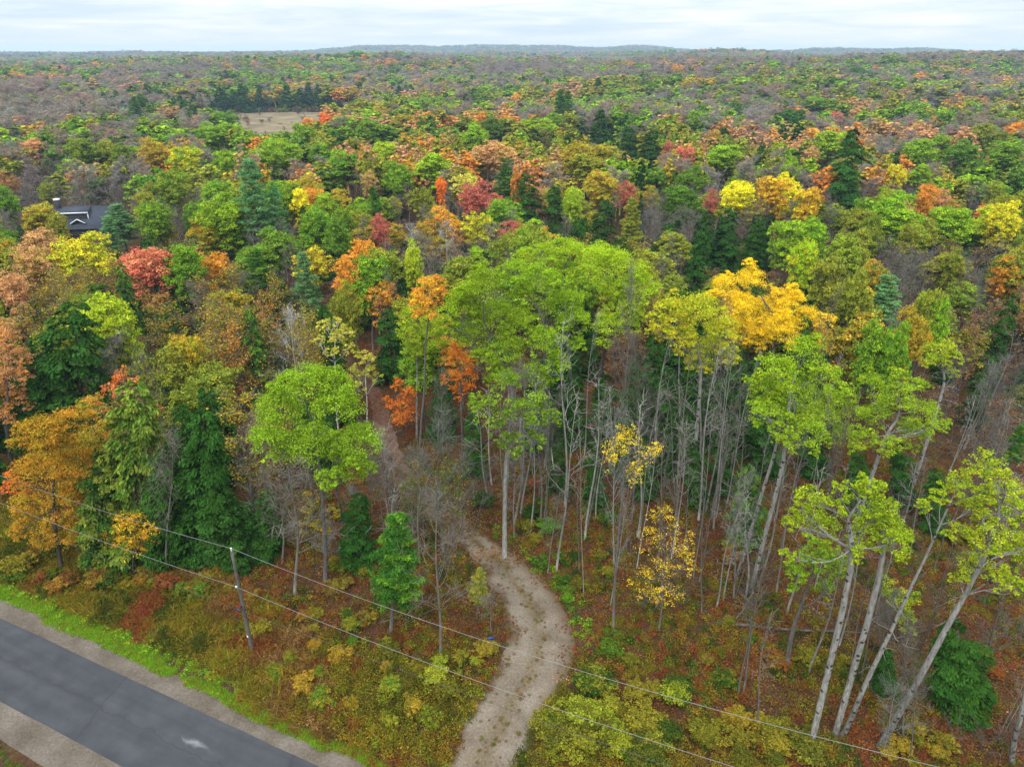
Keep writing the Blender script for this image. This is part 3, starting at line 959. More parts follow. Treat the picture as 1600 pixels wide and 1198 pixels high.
def hero(name, base, blobs, col, bark, label, via=(), r0=0.2, acc=None, dens=1.0, size=0.078, pale=False, group=None, lean=0.0, spread=0.75, limbs=True, twigs=0, per=44):
    g = np.random.default_rng(int(base[0] * 7 + base[1] * 13))
    B = at_z(*base)
    tr, cr = MB(), MB()
    px_wide = base[0] > 1130
    Bl = []
    cxs = [b[0] for b in blobs]
    halfw = (max(cxs) - min(cxs)) / 2 / FPX * depth(B)
    for bx, by, br in blobs:
        oy = (g.random() * 2 - 1) * spread * min(halfw, 3.4)
        Pw = at_y(bx, by, B[1] + lean + oy)
        Bl.append((Pw - B, (0.86 if px_wide else 0.84) * br / FPX * depth(Pw)))
        RES.append((bx, by, br, depth(Pw)))
    main = list(Bl)
    for c0, r_ in main:
        for _ in range(4):
            u = g.normal(size=3); u /= np.linalg.norm(u)
            if g.random() < .4: u[2] = -abs(u[2])
            Bl.append((c0 + u * r_ * np.array([1.12, 1.2, 1.15]), r_ * (.24 + .26 * g.random())))
    cz = np.array([b[0][2] for b in main])
    top = Bl[int(np.argmax(cz))][0]
    vp = [at_y(px, py, B[1] + lean * (k + 1) / (len(via) + 1)) - B for k, (px, py) in enumerate(via)]
    cen = np.mean([b[0] for b in main], axis=0)
    path = [np.array([0, 0, -0.15])] + vp
    if not vp or vp[-1][2] < cen[2] - 1.0:
        path.append(cen * np.array([1, 1, 1]))
    path.append(path[-1] * 0.35 + top * 0.65 if top[2] > path[-1][2] + .6 else path[-1] + np.array([0, 0, .5]))
    path = np.array(path)
    P = resample(path, 14)
    P[:, :2] += np.stack([0.06 * np.sin(np.arange(14) * 1.3 + base[0]), 0.06 * np.cos(np.arange(14) * 1.1 + base[0])], 1)
    f = np.linspace(0, 1, 14)
    tr.tube(P, r0 * (1 - 0.85 * f), 8)
    if limbs:
        for c, r in main:
            dist = np.linalg.norm(P[4:-1] - (c - np.array([0, 0, 0.8 + 0.7 * np.hypot(*(c - cen)[:2])])), axis=1)
            k0 = 4 + int(np.argmin(dist))
            p = limb(tr, P[k0], c, r0 * 0.27 * (1 - f[k0] * .6), 0.018, g, 6, 0.08, 5)
            for _ in range(5):
                u = g.normal(size=3); u[2] = abs(u[2]) * .7
                limb(tr, p[int(g.integers(2, 5))], c + u * r * .55, 0.03, 0.01, g, 3, 0.08, 3)
    if twigs:
        for _ in range(twigs):
            k0 = int(g.integers(4, 12)); a = g.random() * 6.28
            Lb = 0.7 + 1.6 * g.random()
            p = limb(tr, P[k0], P[k0] + np.array([math.cos(a), math.sin(a), 0.25 * g.normal()]) * Lb, 0.03, 0.008, g, 4, 0.1, 3)
            limb(tr, p[2], p[2] + g.normal(size=3) * .5, 0.014, 0.006, g, 3, .1, 3)
    for c, r in Bl:
        blob_leaves(cr, c, r, int((5000 if px_wide else 5000) * dens * (r / 2.2) ** 2) + 40, size * (.8 if px_wide else .9), 0.95, g, 0.4, per)
    e = bpy.data.objects.new(name, None)
    COL.objects.link(e)
    e.location = B
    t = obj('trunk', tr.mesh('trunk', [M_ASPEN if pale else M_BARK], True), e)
    bc = np.array(BARKC[bark]); t['tint'] = [float(v) for v in bc]
    c = obj('crown', cr.mesh('crown', [M_LEAF], False, True), e)
    kb = 1.06 if px_wide else 1.38 if isinstance(col, tuple) and name == 'poplar_tree' else 1.14
    c['tint'] = [float(v) for v in np.minimum(tint(col, .04) * kb, .85)]; c['tint_accent'] = [float(v) for v in np.minimum(tint(acc or ACCENT[col], .04) * kb, .85)]
    mcx, mcy = np.mean([b[0] for b in blobs]), np.mean([b[1] for b in blobs])
    ITEMS.append(dict(o=e, kind='hero', col=col, x=B[0], y=B[1], R=halfw, H=top[2] + 1, px=mcx, py=mcy, dz=depth(B), rp=(max(cxs) - min(cxs)) / 2 + 15, label=label, group=group, cat='tree'))
    for q in range(0, 9):
        w = P[q] + B
        a, b, dz = project(w)
        RES.append((float(a), float(b), 7, float(dz)))
    return e


hero('aspen_tree', (508, 912), [(490, 600, 38), (440, 640, 40), (525, 640, 40), (562, 690, 36), (420, 690, 32), (482, 700, 46), (550, 728, 32), (510, 752, 22), (402, 680, 18), (450, 600, 24), (530, 600, 22)],
     'lime', 'grey', 'bright lime aspen with a wide full crown standing near the road, nearest the utility pole', via=[(507, 770)], r0=0.22, dens=1.45, acc=(136, 166, 46))
# the big rounded green group in the middle
hero('poplar_tree', (788, 870), [(790, 598, 26), (757, 640, 26), (835, 640, 30), (860, 655, 18), (745, 632, 14), (772, 672, 20), (802, 692, 22), (838, 690, 18), (805, 640, 22)],
     'green', 'aspen', 'small clumped green tree on a straight bare trunk in front of the big green group', via=[(789, 800), (790, 700)], r0=0.24, acc='lime', dens=0.85, twigs=9)
hero('poplar_tree', (818, 742), [(758, 452, 38), (722, 478, 31), (700, 490, 20), (772, 500, 38), (738, 528, 29), (790, 548, 33), (815, 505, 29), (780, 585, 24), (735, 455, 22), (760, 560, 20), (705, 510, 16)],
     (138, 166, 34), 'grey', 'broad lime poplar forming the lower-left part of the big green crown group', via=[(820, 690), (805, 600)], r0=0.24, acc=(120, 150, 36), dens=1.0)
hero('poplar_tree', (856, 730), [(842, 440, 35), (880, 478, 33), (852, 535, 31), (900, 505, 27), (835, 585, 24), (870, 570, 24), (805, 428, 27), (822, 460, 24), (865, 445, 22), (900, 540, 17), (850, 600, 17)],
     (148, 176, 36), 'grey', 'tall lime poplar in the centre of the big green crown group', via=[(853, 660), (850, 590)], r0=0.24, acc=(124, 150, 36), dens=1.0)
hero('poplar_tree', (925, 655), [(960, 420, 35), (998, 448, 29), (930, 410, 29), (982, 480, 31), (950, 512, 27), (1012, 462, 18), (940, 392, 18), (962, 452, 27), (985, 510, 16), (1000, 425, 19)],
     (168, 186, 40), 'dark', 'lime poplar with a dark leaning trunk at the rim of the big green crown group', via=[(937, 590), (945, 530)], r0=0.3, acc=(140, 176, 33), dens=1.0)
hero('poplar_tree', (893, 612), [(890, 402, 31), (852, 400, 24), (918, 436, 27), (822, 405, 22), (880, 425, 22), (905, 395, 16)],
     (150, 184, 37), 'grey', 'lime poplar topping the rear of the big green crown group', r0=0.24, acc=(172, 178, 44), dens=1.0)
hero('aspen_tree', (1076, 785), [(1050, 490, 32), (1090, 490, 36), (1130, 520, 30), (1062, 530, 28), (1110, 552, 32), (1030, 500, 18), (1138, 560, 20), (1020, 515, 12), (1085, 570, 18)],
     'yellowlime', 'aspen', 'yellow-tinged aspen with a long pale trunk just before the golden aspen', via=[(1092, 690), (1105, 590)], r0=0.22, acc='yellow', pale=True, twigs=6)
hero('aspen_tree', (1062, 735), [(1065, 500, 22), (1042, 520, 18), (1075, 540, 20)],
     'oliveyellow', 'aspen', 'slim olive aspen behind the yellow-tinged aspen', r0=0.17, pale=True, twigs=6, dens=.8)
hero('aspen_tree', (1205, 650), [(1130, 452, 24), (1172, 440, 26), (1150, 482, 30), (1195, 490, 32), (1235, 478, 26), (1218, 520, 30), (1262, 500, 22), (1292, 502, 15), (1180, 530, 26), (1280, 528, 20), (1108, 462, 10), (1306, 518, 9),
                                    (1215, 462, 16), (1245, 512, 22), (1160, 512, 24)],
     'gold', 'grey', 'brilliant golden-yellow aspen, the brightest crown in the wood', r0=0.26, acc='gold', dens=1.1)
hero('aspen_tree', (1172, 928), [(1255, 555, 33), (1212, 580, 32), (1290, 590, 28), (1192, 610, 26), (1242, 620, 36), (1200, 650, 30), (1262, 680, 34), (1180, 640, 17), (1232, 690, 20)],
     'lime', 'aspen', 'tall lime aspen with a leaning white trunk below the golden aspen', via=[(1205, 805), (1237, 680)], r0=0.23, pale=True, acc='yellowlime', twigs=7)
hero('aspen_tree', (1150, 905), [(1225, 600, 26), (1210, 625, 24), (1245, 650, 26), (1180, 600, 16)],
     'lime', 'aspen', 'second leaning aspen, its thinner trunk beside the white trunk below the golden aspen', via=[(1178, 800), (1222, 690)], r0=0.19, pale=True, acc='yellowlime')
hero('aspen_tree', (1300, 745), [(1300, 640, 34), (1310, 680, 26), (1282, 655, 28), (1325, 620, 18), (1280, 610, 22)],
     'lime', 'dark', 'lime aspen on a short dark trunk behind the tall leaning aspens', r0=0.2, acc='yellowlime')
hero('aspen_tree', (1325, 860), [(1362, 600, 22), (1400, 622, 30), (1440, 650, 30), (1370, 652, 26), (1420, 680, 26), (1462, 668, 16), (1390, 700, 22), (1350, 690, 22), (1432, 605, 20), (1400, 590, 16), (1475, 662, 9)],
     'lime', 'aspen', 'wide lime aspen with a white trunk forking low into a spreading crown', via=[(1355, 750), (1375, 690)], r0=0.22, pale=True, acc='yellowlime', twigs=6)
hero('aspen_tree', (1415, 790), [(1475, 548, 20), (1460, 568, 18), (1490, 560, 15), (1455, 545, 13), (1488, 585, 10)],
     'yellowlime', 'aspen', 'aspen holding leaves only at its tip above bare white branches', via=[(1450, 680), (1478, 610)], r0=0.2, pale=True, acc='lime', twigs=26, dens=.9)
# the leaning aspens in the corner
hero('aspen_tree', (1268, 1165), [(1262, 780, 26), (1300, 792, 22), (1342, 770, 26), (1380, 790, 26), (1242, 822, 20), (1282, 830, 30), (1350, 830, 30), (1402, 850, 25), (1340, 865, 18), (1228, 868, 13), (1365, 758, 18), (1312, 760, 14), (1255, 800, 18), (1415, 835, 14)],
     'lime', 'aspen', 'front leaning aspen with a thick white trunk and open lime crown', via=[(1305, 1010), (1342, 870)], r0=0.23, pale=True, acc='yellowlime', twigs=7, dens=1.0)
hero('aspen_tree', (1306, 1148), [(1385, 815, 24), (1400, 835, 22), (1372, 850, 18), (1360, 800, 16)],
     'lime', 'aspen', 'second leaning aspen from the thick white trunk, sharing its crown', via=[(1345, 1000), (1386, 868)], r0=0.23, pale=True, acc='yellowlime', twigs=6)
hero('aspen_tree', (1314, 1152), [(1502, 752, 24), (1460, 782, 18), (1480, 760, 18), (1520, 792, 22), (1545, 770, 18), (1440, 790, 12)],
     'yellowlime', 'aspen', 'third leaning aspen whose long trunk tilts farthest towards the edge', via=[(1385, 1000), (1455, 850)], r0=0.21, pale=True, acc='lime', twigs=10, dens=.85)
hero('aspen_tree', (1375, 1168), [(1542, 730, 26), (1572, 772, 30), (1590, 800, 26), (1552, 842, 30), (1502, 832, 22), (1590, 870, 26), (1520, 880, 26), (1560, 902, 22), (1500, 902, 15), (1592, 920, 22), (1610, 850, 26), (1615, 800, 26), (1535, 810, 20), (1560, 745, 20)],
     'yellowlime', 'aspen', 'rightmost leaning aspen with mottled white trunk and wide yellow-green crown', via=[(1450, 1030), (1508, 935)], r0=0.25, pale=True, acc='lime', twigs=10)
hero('aspen_tree', (1227, 1045), [(1262, 882, 26), (1300, 880, 24), (1242, 902, 20), (1290, 920, 17), (1275, 858, 20)],
     'lime', 'grey', 'short lime aspen half hidden under the front leaning crown', via=[(1238, 980)], r0=0.2, acc='green')
hero('aspen_tree', (1580, 1190), [(1640, 900, 26), (1610, 930, 24), (1660, 950, 24)],
     'yellowlime', 'aspen', 'pale-trunked aspen cut by the edge beside the rightmost leaning aspen', via=[(1600, 1090)], r0=0.2, pale=True)
hero('maple_sapling', (1385, 985), [(1395, 935, 22), (1412, 965, 20), (1385, 910, 15), (1420, 930, 16)], 'lime', 'grey', 'low lime sapling between the leaning white trunks', r0=0.07, acc='yellow', dens=.8)
# small coloured trees under the canopy
hero('maple_sapling', (1030, 985), [(1040, 822, 28), (1012, 850, 26), (1060, 870, 28), (1030, 900, 30), (1002, 905, 24), (1052, 932, 24), (1075, 850, 18), (1012, 935, 20), (1035, 800, 16), (1080, 890, 16)],
     'gold', 'grey', 'sparse orange-gold sapling at the edge of the open understory', r0=0.09, acc='orange', dens=0.19, size=0.042, twigs=20, per=7)
hero('maple_sapling', (958, 990), [(960, 702, 21), (985, 690, 23), (1010, 715, 23), (990, 737, 19), (1025, 702, 15), (950, 722, 15), (975, 676, 13)],
     'gold', 'grey', 'small golden tree on a thin pale trunk in the understory', via=[(962, 850), (972, 740)], r0=0.12, acc='goldbrown', dens=0.36, size=0.042, twigs=20, per=8)
hero('maple_tree', (655, 730), [(672, 452, 24), (655, 470, 20), (690, 462, 17), (668, 482, 20), (650, 490, 12), (685, 440, 12)],
     'orange', 'grey', 'orange maple rising beside the big green crown group', r0=0.18, acc='gold', size=.08)
hero('maple_sapling', (632, 690), [(622, 600, 12), (635, 625, 17), (615, 635, 13), (645, 645, 14), (625, 655, 16), (640, 612, 10), (605, 625, 8)],
     'vivid', 'dark', 'vivid orange sapling by the wooded track', r0=0.08, acc='orange', dens=.7, size=.07, per=14)
hero('maple_tree', (722, 730), [(715, 560, 20), (730, 590, 18), (705, 590, 16), (722, 610, 16), (735, 565, 12), (712, 545, 10)],
     'vivid', 'grey', 'burnt-orange maple tucked under the big green crown group', r0=0.13, acc='ochre', dens=.6, size=.07, per=14)
hero('aspen_tree', (652, 690), [(655, 500, 26), (640, 525, 24), (672, 530, 26), (660, 555, 20), (640, 495, 16), (680, 510, 16), (650, 545, 22)],
     'lime', 'aspen', 'slim pale-trunked lime aspen between the track and the big green group', via=[(648, 600)], r0=0.16, pale=True, acc='yellowlime', dens=.9)
hero('birch_tree', (530, 690), [(510, 510, 14), (525, 530, 16), (540, 520, 13), (500, 530, 11), (518, 552, 12), (545, 545, 9), (528, 505, 10)],
     'paleyellow', 'birch', 'pale yellow birch just behind the lime aspen by the road', via=[(522, 600)], r0=0.12, acc='yellowlime', dens=.75, pale=True)
hero('birch_tree', (575, 690), [(565, 560, 14), (575, 580, 13), (555, 585, 14), (580, 560, 10), (560, 605, 11), (590, 590, 9)],
     'paleyellow', 'birch', 'second pale yellow birch, beside the wooded track', r0=0.1, acc='yellowlime', dens=.7, pale=True)
# left edge
hero('maple_tree', (18, 728), [(10, 530, 22), (30, 560, 20), (8, 592, 25), (27, 622, 22), (5, 650, 20), (37, 590, 13), (-15, 560, 25), (-20, 610, 28), (12, 508, 14), (40, 560, 10)],
     'peach', 'grey', 'tall orange-pink maple at the very edge with a pale bare trunk', via=[(8, 680)], r0=0.24, acc='orange', dens=.95)
hero('maple_tree', (95, 890), [(62, 682, 36), (108, 662, 30), (60, 742, 40), (112, 732, 40), (42, 792, 28), (100, 790, 36), (72, 840, 26), (85, 700, 30), (30, 830, 18), (120, 830, 22)],
     (172, 148, 44), 'dark', 'big ochre maple at the forest edge with leaves down to the ground', r0=0.2, acc=(204, 136, 44), dens=1.0)
hero('maple_tree', (150, 850), [(152, 690, 30), (150, 752, 30), (175, 720, 24), (140, 640, 22), (170, 780, 22)],
     'oliveyellow', 'dark', 'olive-yellow maple between the ochre maple and the dark hemlocks', r0=0.18, acc='orange', dens=1.0)
hero('maple_sapling', (208, 905), [(200, 830, 24), (225, 842, 20), (182, 845, 19), (210, 862, 20), (192, 812, 15), (235, 828, 14), (215, 815, 16)],
     'ochre', 'dark', 'small ochre sapling in front of the dark hemlocks', r0=0.07, acc='gold', dens=.5, size=.062, per=10)
hero('maple_sapling', (35, 790), [(20, 745, 14), (38, 765, 13), (12, 765, 12)], 'vivid', 'dark', 'small fiery red-orange bush tree under the tall orange-pink maple', r0=0.06, acc='red', dens=.8)
hero('maple_sapling', (490, 895), [(490, 800, 16), (500, 825, 15), (478, 825, 14), (488, 775, 12), (520, 800, 10)], 'oliveyellow', 'dark', 'yellowing sapling beneath the lime aspen by the road', r0=0.06, acc='ochre', dens=.6)

hero('maple_tree', (188, 800), [(150, 642, 15), (190, 592, 17), (172, 610, 14), (215, 600, 12), (238, 640, 13), (205, 640, 11)],
     'vivid', 'grey', 'coral-orange maple tips showing above the broad rusty-tipped hemlock', r0=0.12, acc='peach', dens=.45, size=.07, per=14)
hero('maple_sapling', (118, 830), [(120, 745, 15), (105, 770, 14), (130, 775, 13)], 'vivid', 'dark', 'orange-red sapling in front of the big ochre maple', r0=.06, acc='ochre', dens=.5, size=.065, per=12)

# ------------------------------------------------------------------ conifers and bare trees of the front row


def front(kind, px_top, py_top, bx, by, wpx, col, label=None, bark='grey', **kw):
    """tree with a known foot (bx, by) on the ground and a known tip"""
    B = at_z(bx, by)
    T = at_y(px_top, py_top, B[1])
    H = max(2.0, T[2]); R_ = wpx / 2 / FPX * depth(B + np.array([0, 0, H * .5]))
    lean = (T[0] - B[0]) / H
    e = place(kind, B[0], B[1], H, R_, col, bark, label, tilt=(0, 0), z=0.0, **kw)
    if abs(lean) > 0.01:
        e.rotation_euler = (0, 0, 0)
        e.rotation_euler = Matrix.Rotation(math.atan(lean), 4, 'Y').to_euler()
    dz = float(depth(B))
    n = 5
    for q in range(n):
        f = (q + .5) / n
        ww = wpx / 2 * ((1 - f) * .9 + .1 if kind in ('hemlock', 'spruce', 'pine') else (.3 + .7 * f))
        RES.append((bx + (px_top - bx) * f, by + (py_top - by) * f, max(8, ww * .9), dz))
    return e


front('pine', 622, 800, 612, 990, 92, 'brightpine', 'small full green pine beside the gravel driveway, branches to the ground', proto=0)
front('pine', 750, 885, 745, 965, 34, 'olive', 'tiny yellow-green pine close to the bend of the driveway', proto=1)
front('hemlock', 205, 585, 210, 868, 128, (80, 112, 36), 'broad green hemlock with rusty tips behind the ochre sapling', acc='olive', proto=0)
front('hemlock', 318, 632, 318, 868, 116, 'hemlock', 'dense dark hemlock in the centre of the front dark group', proto=1)
front('hemlock', 345, 760, 350, 880, 96, 'hemlock', 'shorter dark hemlock nearest the lime aspen in the front dark group', proto=2)
front('hemlock', 262, 690, 262, 880, 84, 'hemlock', 'dark hemlock on the roadward flank of the front dark group', proto=3)
front('hemlock', 160, 700, 165, 880, 90, 'dgreen', 'olive-dark hemlock wedged behind the ochre maple', acc='olive', proto=4)
front('hemlock', 122, 462, 125, 690, 130, 'hemlock', 'wide dark hemlock above the ochre maples', proto=2)
front('hemlock', 68, 520, 70, 700, 105, 'hemlock', 'dark hemlock beside the tall orange-pink maple', proto=3)
front('hemlock', 560, 770, 560, 880, 70, 'hemlock', 'low dark hemlock between the lime aspen and the driveway pine', proto=4)
front('hemlock', 415, 760, 420, 870, 60, 'hemlock', 'low dark hemlock behind the bare grey roadside tree', proto=0)
front('hemlock', 1165, 720, 1165, 850, 66, 'dgreen', 'green young hemlock below the leaning aspen trunks', proto=1)
front('hemlock', 1500, 970, 1500, 1100, 110, 'hemlock', 'dark spreading hemlock under the rightmost leaning aspen', proto=3)
front('hemlock', 1385, 1010, 1385, 1085, 50, 'hemlock', 'small dark hemlock between the leaning aspen trunks', proto=4)
for hx, hy, hb, hw in [(1000, 555, 690, 64), (1045, 575, 705, 70), (950, 585, 690, 66), (1120, 590, 700, 70), (1150, 610, 715, 60), (900, 590, 690, 60), (880, 610, 700, 54), (985, 600, 720, 60), (1075, 600, 720, 66),
                       (1180, 560, 690, 60), (835, 610, 705, 50), (1020, 520, 660, 60), (1095, 560, 670, 70), (1150, 530, 660, 60), (690, 570, 690, 50), (1270, 640, 740, 60), (610, 480, 600, 60), (930, 690, 790, 46), (1010, 680, 775, 50), (1090, 690, 790, 46), (1130, 660, 770, 50), (870, 690, 770, 44), (975, 650, 745, 54), (1050, 640, 745, 56), (1195, 640, 745, 56),
                       (1340, 700, 800, 56), (1410, 690, 790, 50), (1460, 730, 830, 50), (740, 640, 745, 46)]:
    front('hemlock', hx, hy, hx, hb, hw, 'hemlock')
front('bare', 262, 650, 262, 895, 70, 'twig', 'bare grey tree standing in front of the dark hemlock group', proto=5, bark='bare')
front('bare', 395, 640, 398, 850, 80, 'twig', 'bare grey tree squeezed between dark hemlocks and the lime aspen', proto=3, bark='bare')
front('bareleaf', 225, 560, 228, 800, 90, 'olive', 'grey-green half-bare tree behind the rusty-tipped hemlock', proto=1, bark='bare')
front('hemlock', 292, 690, 292, 850, 96, 'hemlock', 'dark hemlock filling the rear of the front dark group', proto=4)
front('hemlock', 250, 745, 240, 862, 84, (56, 88, 30), 'low olive-green hemlock at the foot of the rusty-tipped one', proto=1)
front('hemlock', 385, 780, 385, 868, 66, 'hemlock', 'low dark hemlock between the front dark group and the bare roadside tree', proto=2)
front('bareleaf', 640, 735, 648, 858, 60, 'olive', 'brushy olive half-bare tree on the near side of the leafy track', proto=3, bark='bare')
front('bare', 612, 700, 618, 800, 50, 'twig', 'small bare tree hiding the middle of the leafy track', proto=2, bark='bare')
front('bareleaf', 702, 715, 706, 850, 66, 'olive', 'low olive half-bare tree screening the upper bend of the driveway', proto=2, bark='bare')
front('bare', 728, 690, 722, 845, 60, 'twig', 'bare bushy tree on the inside of the driveway bend', proto=3, bark='bare')
front('bareleaf', 655, 715, 664, 842, 56, 'oliveyellow', 'yellowing half-bare tree beside the leafy track', proto=0, bark='bare')
front('bare', 640, 690, 645, 815, 56, 'twig', 'thin bare tree at the foot of the leafy track', proto=4, bark='bare')
front('bare', 462, 700, 465, 925, 118, 'twig', 'spreading bare grey tree by the road, left of the lime aspen', proto=0, bark='bare')
front('bare', 440, 720, 442, 880, 80, 'twig', 'smaller bare tree behind the spreading roadside one', proto=1, bark='bare')
front('bare', 685, 745, 686, 1030, 110, 'twig', 'bare grey tree with dense twigs standing at the driveway mouth', proto=2, bark='bare')
front('bare', 690, 632, 690, 860, 100, 'twig', 'large bare grey-green tree beside the wooded track', proto=3, bark=(0.12, 0.128, 0.10))
front('bare', 660, 690, 655, 880, 80, 'twig', 'bare grey tree between the track and the driveway pine', proto=4, bark='bare')
front('bare', 765, 905, 768, 985, 46, 'twig', 'little bare dead tree on the driveway bank', proto=5, bark='bare')
front('bare', 770, 700, 740, 830, 44, 'twig', 'bare thin tree leaning over the top of the driveway', proto=1, bark='bare')
front('bare', 455, 470, 470, 650, 60, 'paletwig', 'white forked bare birch behind the lime aspen by the road', proto=2, bark=(0.40, 0.39, 0.375))
front('bare', 1412, 950, 1412, 1150, 50, 'twig', 'dead grey tree with broken branches among the leaning aspens', proto=0, bark='bare')
front('bare', 1440, 1040, 1420, 1185, 50, 'twig', 'pale dead snag with forked limbs beneath the rightmost leaning aspen', proto=3, bark='bare')
front('bare', 880, 755, 855, 893, 46, 'twig', 'bare pale stem leaning beside the driveway bend', proto=4, bark='bare')

# slim bare stems of the open understory
g = np.random.default_rng(5)
cnt = 0
STEM_ZONES = [((840, 1150), (690, 960), (150, 330), 44), ((1040, 1300), (760, 960), (160, 320), 20), ((700, 850), (740, 850), (130, 260), 12), ((1150, 1600), (930, 1195), (90, 260), 18), ((1400, 1600), (620, 900), (90, 200), 22),
              ((480, 700), (760, 900), (90, 200), 14)]
for zi, ((x0, x1), (y0, y1), (h0, h1), n) in enumerate(STEM_ZONES):
    for q in range(n):
        for _ in range(40):
            bx, by = x0 + (x1 - x0) * g.random(), y0 + (y1 - y0) * g.random()
            p = at_z(bx, by)
            if drive_dist(p[0], p[1]) > 1.0 and st(p[0], p[1])[1] > 9: break
        hp = h0 + (h1 - h0) * g.random()
        B = at_z(bx, by)
        vpx = 800 + (bx - 800) * (1 - (-hp) / (2968 - by))
        kind = 'sapling' if g.random() < 0.8 else 'bare'
        e = front(kind, vpx + g.normal() * 10, by - hp, bx, by, 30 + 40 * g.random(), 'twig', None, bark=[(0.18, 0.172, 0.15), (0.115, 0.105, 0.088), (0.23, 0.222, 0.20)][int(g.integers(3))], group='slim bare stems of the understory')
        cnt += 1

